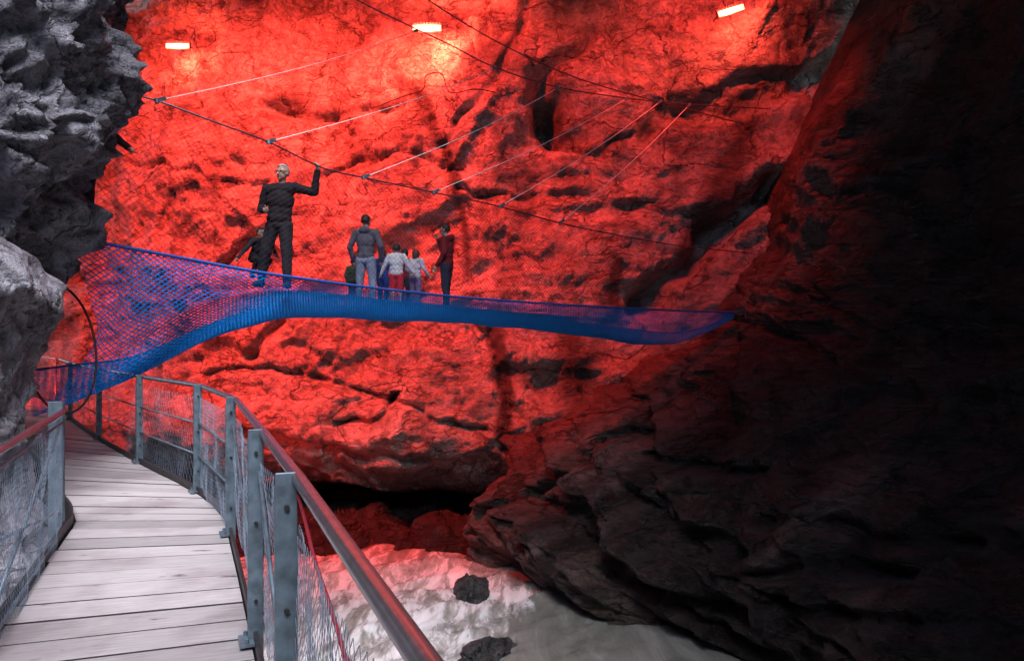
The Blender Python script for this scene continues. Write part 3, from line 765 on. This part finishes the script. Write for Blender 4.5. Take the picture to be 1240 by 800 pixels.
# anchor at the right end
b = MB(); p = P(897, 378, 18.35); b.box(p + Vector((.10, 0, 0)), (.03, .16, .30)); b.box(p + Vector((0, 0, .05)), (.2, .10, .02)); b.box(p - Vector((0, 0, .05)), (.2, .10, .02)); b.tube([p + Vector((-.42, 0, 0)), p + Vector((-.30, 0, 0)), p + Vector((-.28, 0, 0)), p], [.018, .018, .034, .034], 8); b.build('anchor', M['cable'], net)

# overhead cables and tension ropes
def cable(label, pts, r, mat, name='steel_cable', group=None):
    b = MB(); n = len(pts) - 1
    W = [np.array(P(*q)) for q in pts]
    b.tube([Vector(cr(W, t)) for t in np.linspace(0, n, n * 12 + 1)], r, 6)
    o = b.build(name, mat, None, True); tag(o, label, 'cable', group); return o
cable('dark steel cable with rope clips, lower of two crossing the top of the gorge', [(380, -28, 14), (455, 12, 14.6), (540, 52, 15.2), (600, 82, 15.7), (677, 106, 16.4), (760, 119, 17.2), (830, 126, 18), (930, 132, 19.2)], .014, M['cable'])
cable('dark steel cable without clips, higher of two crossing the top of the gorge', [(470, -35, 14), (530, 8, 14.8), (610, 55, 15.6), (700, 95, 16.6), (800, 124, 17.8), (900, 150, 19.2)], .014, M['cable'])
cable('thin dark line slanting down the red wall left of the middle lamp', [(320, -20, 17), (352, 22, 17.4), (405, 75, 17.8), (450, 140, 18.3), (515, 215, 18.8)], .006, M['cable'], 'guy_line')
cable('thin dark line slanting down the red wall right of the middle lamp', [(480, 30, 17.5), (540, 98, 18), (580, 150, 18.4), (640, 215, 18.9)], .006, M['cable'], 'guy_line')
cable('black power lead looping across the red wall under the middle lamp', [(450, 132, 19.0), (485, 118, 18.9), (512, 108, 18.8), (516, 92, 18.8), (535, 90, 18.8), (545, 112, 18.8), (575, 108, 18.8), (600, 112, 18.9)], .014, M['black'], 'power_lead')
TR = [((190, 122, 9.4), (505, 37, 14.9), 'leftmost white rope, from the hand cable beside the grey rock'),
      ((325, 172, 10.2), (600, 82, 15.7), 'white rope tied to the hand cable above the man in black'),
      ((440, 215, 11.6), (677, 106, 16.4), 'white rope tied to the hand cable above the man in the grey hoodie'),
      ((525, 233, 12.8), (760, 119, 17.2), 'white rope tied to the hand cable above the man in the red jacket'),
      ((605, 250, 14), (800, 123, 17.6), 'white rope right of the man in the red jacket, second from the right'),
      ((678, 270, 15.2), (835, 127, 18.05), 'rightmost white rope, from the hand cable over bare red wall')]
for a_, b_, lab in TR:
    A_, B_ = P(*a_), P(*b_)
    r = empty('tension_rope', A_); tag(r, lab, 'rope', 'white ropes holding up the hand cable')
    b = MB(); b.tube([A_.lerp(B_, k / 16) - Vector((0, 0, .10 * math.sin(math.pi * k / 16))) for k in range(17)], .0085, 6); b.build('rope', M['white'], r, True)
    for E, D in ((A_, (B_ - A_).normalized()), (B_, (A_ - B_).normalized())):
        b = MB(); b.beam(E - D * .03, E + D * .14, .035, .05); b.tube([E + Vector((0, 0, .03)) , E - Vector((0, 0, .03))], .03, 8)
        b.build('clip', M['galv'], r)

# ------------------------------------------------------------------ floodlights
RED = (1.0, .034, .022)
def flood(label, px, py, off, wpx, tilt, power, name='floodlight'):
    d = 19.5
    for _ in range(5): c = P(px, py, d); d = far_pt(c.x, c.z)[0].y - off
    c = P(px, py, d); wd = wpx / F * d
    r = empty(name, c); tag(r, label, 'floodlight', 'red floodlights on the gorge wall')
    X = Vector((math.cos(R(tilt)), 0, math.sin(R(tilt)))); Y = Vector((0, 1, 0)); Z = Y.cross(X) * -1
    b = MB(); b.box(c + Vector((0, .06, 0)), (wd * 1.05, .09, .20), (X, Y, Z)); h = b.build('housing', M['housing'], r); bevel(h, .01, 2)
    for k in range(9):
        b = MB(); b.box(c + Z * .115 + X * (wd * (k - 4) / 9) + Vector((0, .06, 0)), (.02, .09, .03), (X, Y, Z))
        b.build('cooling_fin', M['housing'], h)
    b = MB(); b.box(c - Vector((0, .004, 0)) - Z * .02, (wd, .035, .13), (X, Y, Z)); gl = b.build('lens', M['glow'], r); bevel(gl, .012, 3)
    b = MB()
    for s_ in (-1, 1): b.tube([c + X * (wd * .3 * s_) + Vector((0, .1, 0)), c + X * (wd * .3 * s_) + Vector((0, .5, .12)), c + X * (wd * .3 * s_) + Vector((0, 1.6, .2))], .018, 6)
    b.build('bracket', M['housing'], r)
    l = bpy.data.lights.new('floodlight_light', 'SPOT'); l.energy = power; l.color = (1, .07, .035); l.spot_size = R(165); l.spot_blend = .5; l.shadow_soft_size = .12
    lo = bpy.data.objects.new('floodlight_light', l); COL.objects.link(lo); lo.location = c + Vector((0, -.16, -.14))
    lo.rotation_euler = Vector((0, -.92, -.38)).to_track_quat('Z', 'Y').to_euler()      # thrown back and up onto the rock
    return r
flood('small red floodlight glowing beside the grey overhanging rock', 215, 55, .7, 28, 0, 260)
flood('brightest floodlight, in the top middle above the net', 517, 33, .8, 34, 0, 900)
flood('tilted floodlight at the upper right of the red wall', 885, 12, .8, 32, 17, 160)
# off-frame floodlights on the near side that throw the red wash onto the wall
def wash(label, loc, aim, power, size, blend=.8, col=RED):
    loc = Vector(loc); aim = Vector(aim); D = (aim - loc).normalized(); X = D.cross(Vector((0, 0, 1))).normalized(); Z = X.cross(D)
    r = empty('floodlight', loc); tag(r, label, 'floodlight', 'red floodlights out of view')
    b = MB(); b.box(loc - D * .1, (.6, .14, .3), (X, D, Z)); b.build('housing', M['housing'], r)
    b = MB(); b.box(loc - D * .01, (.5, .02, .22), (X, D, Z)); b.build('lens', emit('red_lens', (1, .1, .06), 6), r)
    l = bpy.data.lights.new('floodlight_light', 'SPOT'); l.energy = power; l.color = col; l.spot_size = R(size); l.spot_blend = blend; l.shadow_soft_size = .2
    lo = bpy.data.objects.new('floodlight_light', l); COL.objects.link(lo); lo.location = loc + D * .15
    lo.rotation_euler = (-D).to_track_quat('Z', 'Y').to_euler()
wash('first red floodlight in the row high on the wall above the picture', (-11.5, 15.2, 11.2), (-9.8, 22, 5.5), 6200, 98, col=(1, .045, .030))
wash('second red floodlight in the row high on the wall above the picture', (-6.5, 14.8, 11.4), (-5.5, 21, 5.4), 6600, 98, col=(1, .045, .030))
wash('third red floodlight in the row high on the wall above the picture', (-2.0, 14.6, 11.4), (-1.6, 21, 6.2), 2100, 94)
wash('fourth red floodlight in the row high on the wall above the picture', (4.0, 14.6, 11.4), (4.8, 20, 6.6), 1300, 92)
wash('red floodlight behind the grey rock lighting the wall under the net', (-12.6, 15.4, -.4), (-7.0, 21.0, 1.2), 1900, 56)

# ------------------------------------------------------------------ people
def cap_mesh(mb, a, b, ra, rb, n=10):
    a, b = Vector(a), Vector(b); t = (b - a); L_ = t.length
    t = t.normalized() if L_ > 1e-6 else Vector((0, 0, 1))
    pts, rs = [], []
    for k in range(5):
        an = math.pi / 2 * (1 - k / 4); pts.append(a - t * (ra * math.sin(an))); rs.append(max(1e-3, ra * math.cos(an)))
    for k in range(5):
        an = math.pi / 2 * (k / 4); pts.append(b + t * (rb * math.sin(an))); rs.append(max(1e-3, rb * math.cos(an)))
    mb.tube(pts, rs, n)
def ell_mesh(mb, c, r, n=12, m=8):
    c = Vector(c); vs, fs = [], []
    for i in range(m + 1):
        ph = math.pi * i / m
        for k in range(n):
            th = 2 * math.pi * k / n
            s_ = max(.02, math.sin(ph)); vs.append(c + Vector((r[0] * s_ * math.cos(th), r[1] * s_ * math.sin(th), r[2] * math.cos(ph))))
    for i in range(m):
        for k in range(n):
            k2 = (k + 1) % n; fs.append((i * n + k, i * n + k2, (i + 1) * n + k2, (i + 1) * n + k))
    fs.append(tuple(range(n))[::-1]); fs.append(tuple(m * n + k for k in range(n)))
    mb.add(vs, fs)

CL = {}
def cloth(name, col, rough=.85):
    if name not in CL: CL[name] = simple(name, col, rough, 0, .22, 9, .3, .25)
    return CL[name]
SKIN = simple('skin', (.50, .30, .23), .55, 0, .08, 12, 0, .3)
EYE = simple('eye_dark', (.02, .015, .012), .4, 0, .1, 10)
LIP = simple('lips', (.32, .13, .11), .5, 0, .1, 10)

def figure(label, base, h, yaw, J=None, top=None, legs=None, shoe=None, hair=None, bulk=1.0, head_turn=0, head_nod=0, child=False,
           short=False, hood=False, glasses=False, long_hair=False, vox=.010, group=None, curl=(.6, .6)):
    """J overrides normalised joints; the figure faces local -Y"""
    hs_ = 1.22 if child else 1.0            # a child's head is relatively larger
    j = dict(pel=(0, 0, .52), che=(0, .005, .71), nec=(0, .005, .835), hea=(0, -.012, .925 if not child else .905),
             shL=(.108, 0, .80), elL=(.145, .015, .635), wrL=(.145, -.03, .49), shR=(-.108, 0, .80), elR=(-.145, .015, .635), wrR=(-.145, -.03, .49),
             hiL=(.052, 0, .50), knL=(.06, -.012, .275), anL=(.062, .012, .045), hiR=(-.052, 0, .50), knR=(-.06, -.012, .275), anR=(-.062, .012, .045))
    if J: j.update(J)
    j = {k: Vector(v) for k, v in j.items()}
    pr = []                                  # ('cap', a, b, ra, rb, label) / ('ell', c, r, label)
    C_ = lambda a, b, ra, rb, l: pr.append(('cap', Vector(a), Vector(b), ra, rb, l))
    E_ = lambda c, r, l: pr.append(('ell', Vector(c), Vector(r), l))
    k = bulk
    # torso
    sm = (j['shL'] + j['shR']) / 2
    C_(j['shL'] * .62 + sm * .38 - Vector((0, 0, .012)), j['shR'] * .62 + sm * .38 - Vector((0, 0, .012)), .052 * k, .052 * k, 'top')
    E_(j['che'], (.104 * k, .070 * k, .115), 'top'); E_(j['che'].lerp(j['pel'], .5), (.092 * k, .064 * k, .105), 'top')
    E_(j['pel'] + Vector((0, 0, .03)), (.096 * k, .070 * k, .065), 'top'); E_(j['pel'] - Vector((0, 0, .02)), (.090, .066, .055), 'legs')
    C_(sm + Vector((0, .008, .01)), j['nec'], .042, .032, 'top'); C_(j['nec'] - Vector((0, 0, .01)), j['hea'] - Vector((0, 0, .02)), .030, .030, 'skin')
    # arms, hands
    for s_, sg in (('L', 1), ('R', -1)):
        sh, el, wr = j['sh' + s_], j['el' + s_], j['wr' + s_]
        C_(sh, el, .037 * k, .029 * k, 'top'); C_(el, wr, .029 * k, .021 * k, 'top')
        D = (wr - el).normalized(); ref = Vector((0, -1, 0)) if abs(D.y) < .8 else Vector((0, 0, 1))
        sd = (ref - D * ref.dot(D)).normalized(); pn = D.cross(sd) * sg            # thumb side, palm normal
        C_(wr, wr + D * .030, .0155, .017, 'skin')
        E_(wr + D * .035, (.020, .020, .026), 'skin')
        cu = curl[0 if s_ == 'L' else 1]
        for f_ in range(4):
            o_ = wr + D * .052 + sd * (.015 - .010 * f_); ln = (.024, .027, .025, .020)[f_]
            d1 = (D * math.cos(cu * .6) - pn * math.sin(cu * .6)).normalized(); d2 = (D * math.cos(cu * 1.5) - pn * math.sin(cu * 1.5)).normalized()
            C_(o_, o_ + d1 * ln, .0058, .0053, 'skin'); C_(o_ + d1 * ln, o_ + d1 * ln + d2 * ln * .8, .0053, .0046, 'skin')
        t0 = wr + D * .022 + sd * .016; t1 = t0 + (D * .6 + sd * .7 - pn * .3).normalized() * .024
        C_(t0, t1, .0068, .006, 'skin'); C_(t1, t1 + (D * .9 - pn * .4).normalized() * .018, .006, .0052, 'skin')
        # legs, feet
        hi, kn, an = j['hi' + s_], j['kn' + s_], j['an' + s_]
        if short:
            C_(hi, hi.lerp(kn, .85), .056, .05, 'legs'); C_(hi.lerp(kn, .6), kn, .038, .031, 'skin'); C_(kn, kn.lerp(an, .4), .031, .033, 'skin'); C_(kn.lerp(an, .4), an, .033, .019, 'skin')
        else:
            C_(hi, kn, .058, .041, 'legs'); C_(kn, kn.lerp(an, .35), .041, .037, 'legs'); C_(kn.lerp(an, .35), an, .037, .028, 'legs')
        C_(an + Vector((0, .012, -.018)), an + Vector((sg * .018, -.088, -.024)), .025, .019, 'shoe')
    # head
    Hc = j['hea']; Rh = Matrix.Rotation(head_turn, 3, 'Z') @ Matrix.Rotation(head_nod, 3, 'X')
    def hp_(x, y, z): return Hc + Rh @ Vector((x, y, z)) * hs_
    E_(hp_(0, .006, .012), Vector((.045, .056, .055)) * hs_, 'skin'); E_(hp_(0, -.010, -.022), Vector((.036, .042, .044)) * hs_, 'skin')
    E_(hp_(0, -.030, -.048), Vector((.018, .016, .015)) * hs_, 'skin')
    C_(hp_(0, -.050, .004), hp_(0, -.061, -.017), .005 * hs_, .0085 * hs_, 'skin')
    for sg in (-1, 1): E_(hp_(.045 * sg, .006, -.008), Vector((.007, .012, .017)) * hs_, 'skin'); C_(hp_(.010 * sg, -.045, .013), hp_(.028 * sg, -.040, .011), .008 * hs_, .007 * hs_, 'skin')
    if hood: E_(j['nec'] + Vector((0, .045, -.01)), (.062, .035, .04), 'top')
    marks = [(hp_(.018 * sg, -.052, .002), .010 * hs_, 'eye') for sg in (-1, 1)] + [(hp_(0, -.052, -.034), .012 * hs_, 'lip')]
    # build union, remesh into one skin
    mb = MB()
    for p in pr:
        if p[0] == 'cap': cap_mesh(mb, p[1] * h, p[2] * h, p[3] * h, p[4] * h)
        else: ell_mesh(mb, p[1] * h, p[2] * h)
    me0 = bpy.data.meshes.new('tmp'); me0.from_pydata(mb.v, [], mb.f); me0.update()
    t_ = bpy.data.objects.new('tmp', me0); COL.objects.link(t_)
    bmn = bmesh.new(); bmn.from_mesh(me0); bmesh.ops.recalc_face_normals(bmn, faces=bmn.faces); bmn.to_mesh(me0); bmn.free()
    rm = t_.modifiers.new('r', 'REMESH'); rm.mode = 'VOXEL'; rm.voxel_size = vox; rm.use_smooth_shade = True
    sm_ = t_.modifiers.new('s', 'SMOOTH'); sm_.factor = .5; sm_.iterations = 2
    dg = bpy.context.evaluated_depsgraph_get(); me = bpy.data.meshes.new_from_object(t_.evaluated_get(dg)); me.name = 'body'
    bpy.data.objects.remove(t_); bpy.data.meshes.remove(me0)
    nf = len(me.polygons); cen = np.empty(nf * 3, np.float32); me.polygons.foreach_get('center', cen); cen = cen.reshape(-1, 3) / h
    best = np.full(nf, 1e9); lab = np.zeros(nf, int); names = ['skin', 'top', 'legs', 'shoe', 'eye', 'lip']
    for p in pr:
        if p[0] == 'cap':
            a_, b_ = np.array(p[1]), np.array(p[2]); ab = b_ - a_; t = np.clip(((cen - a_) @ ab) / (ab @ ab + 1e-9), 0, 1)
            d = np.linalg.norm(cen - a_ - t[:, None] * ab, axis=1) - (p[3] + (p[4] - p[3]) * t)
        else:
            r_ = np.array(p[2]); q = (cen - np.array(p[1])) / r_; l = np.linalg.norm(q, axis=1); d = (l - 1) * r_.min()
        m_ = d < best; best[m_] = d[m_]; lab[m_] = names.index(p[-1])
    for c_, r_, l_ in marks:
        m_ = (np.linalg.norm((cen - np.array(c_)) * np.array([.75 if l_ == 'eye' else .6, .5, 1.5]), axis=1) < r_ * .75) & (lab == 0); lab[m_] = names.index(l_)
    root = empty('person', base, yaw); tag(root, label, 'person', group)
    for m_ in (SKIN, EYE, LIP): me.materials.append(m_)
    mi = np.where(lab == 4, 1, np.where(lab == 5, 2, 0)).astype(np.int32); me.polygons.foreach_set('material_index', mi)
    me.shade_smooth()
    body = link('body', me, None, root, False)
    # clothing: shells lifted off the skin, with folds
    nv = len(me.vertices); vco = np.empty(nv * 3, np.float32); me.vertices.foreach_get('co', vco); vco = vco.reshape(-1, 3)
    vno = np.empty(nv * 3, np.float32); me.vertex_normals.foreach_get('vector', vno); vno = vno.reshape(-1, 3)
    polys = [tuple(p.vertices) for p in me.polygons]
    for nm, li, mt in (('jacket' if not short and not child else 'shirt', 1, top), ('shorts' if short else 'trousers', 2, legs), ('shoe', 3, shoe), ('shoe', 4, shoe)):
        m_ = (lab == li) if li < 3 else (lab == 3) & ((cen[:, 0] > (j['anL'].x + j['anR'].x) / 2) == (li == 3))
        fs = [polys[i] for i in np.nonzero(m_)[0]]
        if not fs: continue
        used = sorted({v for f in fs for v in f}); mp_ = {v: n for n, v in enumerate(used)}
        vs = []
        for v in used:
            q = Vector(vco[v]); f_ = .007 + (.009 * noise.noise(q * 9 + Vector((h, 0, 0))) + .006 * noise.noise(Vector((q.x * 17 + q.z * 6, q.y * 17, q.z * 9)))) * (1 if li < 3 else .2)
            vs.append(q + Vector(vno[v]) * max(.003, f_))
        mc = bpy.data.meshes.new(nm); mc.from_pydata([tuple(v) for v in vs], [], [tuple(mp_[v] for v in f) for f in fs]); mc.update(); mc.shade_smooth()
        link(nm, mc, mt, root, False)
    # hair: a cap over the skull, open at the face
    if hair is not None:
        hc_, am = hair
        bmh = bmesh.new(); bmesh.ops.create_uvsphere(bmh, u_segments=40, v_segments=26, radius=1)
        kill = []
        for v in bmh.verts:
            c0 = v.co.copy()
            face = c0.y < -.30 and c0.z < .55 or (c0.y < .05 and c0.z < -.15)
            low = c0.z < (-.62 if not long_hair else -.8)
            if face or low: kill.append(v)
            r_ = 1 + am * (.5 * noise.noise(c0 * 3 + Vector((h * 9, 0, 0))) + .35 * noise.noise(c0 * 9))
            v.co = (hp_(0, .009, .014) + Rh @ Vector((c0.x * .0485 * r_, c0.y * .060 * r_, c0.z * .059 * r_ if c0.z > 0 or not long_hair else c0.z * .11)) * hs_) * h
        bmesh.ops.delete(bmh, geom=kill, context='VERTS')
        mh = bpy.data.meshes.new('hair'); bmh.to_mesh(mh); bmh.free(); mh.shade_smooth()
        ho = link('hair', mh, hc_, root, False)
        so_ = ho.modifiers.new('solid', 'SOLIDIFY'); so_.thickness = .008; so_.offset = 0
    if glasses:
        g_ = MB()
        for sg in (-1, 1):
            c_ = hp_(.019 * sg, -.056, .001) * h
            g_.tube([c_ + (Rh @ Vector((math.cos(q) * .026, 0, math.sin(q) * .019))) for q in np.linspace(0, 2 * math.pi, 17)], .003, 6, False)
            g_.tube([hp_(.034 * sg, -.054, .003) * h, hp_(.046 * sg, .0, .003) * h], .003, 6)
        g_.tube([hp_(-.006, -.058, .003) * h, hp_(.006, -.058, .003) * h], .003, 6)
        me_ = bpy.data.meshes.new('glasses'); me_.from_pydata(g_.v, [], g_.f); link('glasses', me_, M['black'], root, False)
    return root

BLK = cloth('black_cloth', (.014, .012, .016)); CHAR = cloth('charcoal_cloth', (.02, .02, .026)); GREY = cloth('grey_hoodie', (.10, .095, .125))
JEAN = cloth('faded_jeans', (.22, .25, .34)); WHT = cloth('white_knit', (.62, .60, .64)); RSH = cloth('red_shorts', (.50, .02, .04)); LIL = cloth('pale_lilac', (.55, .50, .58))
PUR = cloth('purple_jeans', (.17, .13, .26)); RJK = cloth('red_jacket', (.20, .014, .022)); DKJ = cloth('dark_jeans', (.03, .035, .06)); GRN = cloth('dark_green', (.06, .09, .05)); BLU = cloth('blue_cloth', (.02, .06, .28))
HB = simple('dark_hair', (.02, .014, .012), .6, 0, .3, 40, .4); HG = simple('grey_hair', (.32, .30, .30), .6, 0, .3, 40, .4); HBr = simple('brown_hair', (.07, .035, .022), .6, 0, .3, 40, .4)
SHO = cloth('dark_shoe', (.02, .02, .022)); SHW = cloth('pale_shoe', (.35, .33, .35))

figure('man in black with glasses and grey hair, one arm raised to the hand cable', P(338, 349, 11.0), 1.84, 0,
       J=dict(pel=(.0, 0, .53), che=(.012, .0, .71), nec=(.022, 0, .835), hea=(.030, -.016, .928), shL=(.125, 0, .815), elL=(.285, .0, .775), wrL=(.318, -.035, .935),
              shR=(-.10, 0, .80), elR=(-.150, .03, .645), wrR=(-.075, -.11, .615), hiR=(-.05, 0, .50), knR=(-.115, .0, .275), anR=(-.165, .05, .055),
              hiL=(.052, 0, .50), knL=(.065, -.01, .275), anL=(.070, -.02, .035)),
       top=BLK, legs=CHAR, shoe=SHO, hair=(HG, .06), bulk=1.06, head_turn=-.35, glasses=True, vox=.009, curl=(1.5, .8))
figure('child in dark clothes crouching behind the leg of the man in black', P(312, 337, 11.5), 1.08, .9,
       J=dict(pel=(0, .05, .30), che=(0, -.03, .46), nec=(0, -.07, .56), hea=(0, -.10, .635), shL=(.10, -.06, .54), elL=(.15, -.16, .43), wrL=(.14, -.24, .34),
              shR=(-.10, -.06, .54), elR=(-.24, -.08, .40), wrR=(-.36, -.08, .26), hiL=(.055, .04, .28), knL=(.09, -.15, .26), anL=(.08, .02, .045), hiR=(-.055, .04, .28), knR=(-.09, -.15, .26), anR=(-.08, .02, .045)),
       top=CHAR, legs=BLK, shoe=SHO, hair=(HB, .1), child=True)
GP = None
figure('man in grey hooded jacket and faded jeans seen from behind', P(443, 371, 13.8), 1.72, R(180) - .12,
       J=dict(elL=(.175, .02, .645), wrL=(.155, -.06, .505), elR=(-.175, .02, .645), wrR=(-.155, -.06, .505), knL=(.07, -.01, .275), anL=(.085, .0, .045), knR=(-.07, -.02, .275), anR=(-.085, .02, .045)),
       top=GREY, legs=JEAN, shoe=SHO, hair=(HB, .12), bulk=1.0, hood=True, head_turn=-.15)
figure('small child in dark green standing left of the man in the grey hoodie', P(428, 372, 14.5), .97, R(170), top=GRN, legs=CHAR, shoe=SHO, hair=(HBr, .1), child=True, bulk=1.1)
figure('child in white top and red shorts seen from behind', P(480, 373, 13.9), 1.22, R(176),
       J=dict(elL=(.18, .0, .66), wrL=(.24, -.03, .54), elR=(-.18, .0, .66), wrR=(-.26, -.03, .55)), top=WHT, legs=RSH, shoe=SHW, hair=(HB, .1), child=True, short=True, bulk=1.1, curl=(.5, .5))
figure('child in blue half hidden between the grey hoodie and the white top', P(464, 372, 14.6), 1.16, R(160), top=BLU, legs=BLU, shoe=SHO, hair=(HBr, .1), child=True)
figure('dark-haired child half hidden behind the two children in pale tops', P(490, 374, 14.7), 1.20, R(190), top=RJK, legs=DKJ, shoe=SHO, hair=(HB, .1), child=True)
figure('girl in pale lilac top and purple jeans', P(503, 374, 14.1), 1.14, R(150),
       J=dict(elL=(.17, .01, .66), wrL=(.11, -.09, .60), elR=(-.18, .0, .66), wrR=(-.20, -.07, .58)), top=LIL, legs=PUR, shoe=SHW, hair=(HBr, .12), child=True, bulk=1.15, head_turn=.5, long_hair=True)
figure('man in dark red jacket holding a hand up to his face', P(541, 376, 14.9), 1.76, R(-105),
       J=dict(hea=(0, -.025, .922), shR=(-.10, -.01, .80), elR=(-.125, -.09, .685), wrR=(-.055, -.125, .825), elL=(.145, .02, .64), wrL=(.12, -.07, .51), knL=(.05, -.0, .275), anL=(.05, .03, .045), knR=(-.05, -.02, .275), anR=(-.05, -.03, .045)),
       top=RJK, legs=DKJ, shoe=SHO, hair=(HB, .1), bulk=1.04, hood=True, head_nod=.25, curl=(.6, 1.0))
figure('person in dark jacket mostly hidden by the grey rock, one hand stretched out', P(98, 290, 10.2), 1.74, 0,
       J=dict(shL=(.12, -.02, .80), elL=(.275, -.06, .815), wrL=(.43, -.10, .70)), top=BLK, legs=CHAR, shoe=SHO, hair=(HB, .1), bulk=1.08, curl=(.35, .6), vox=.009)
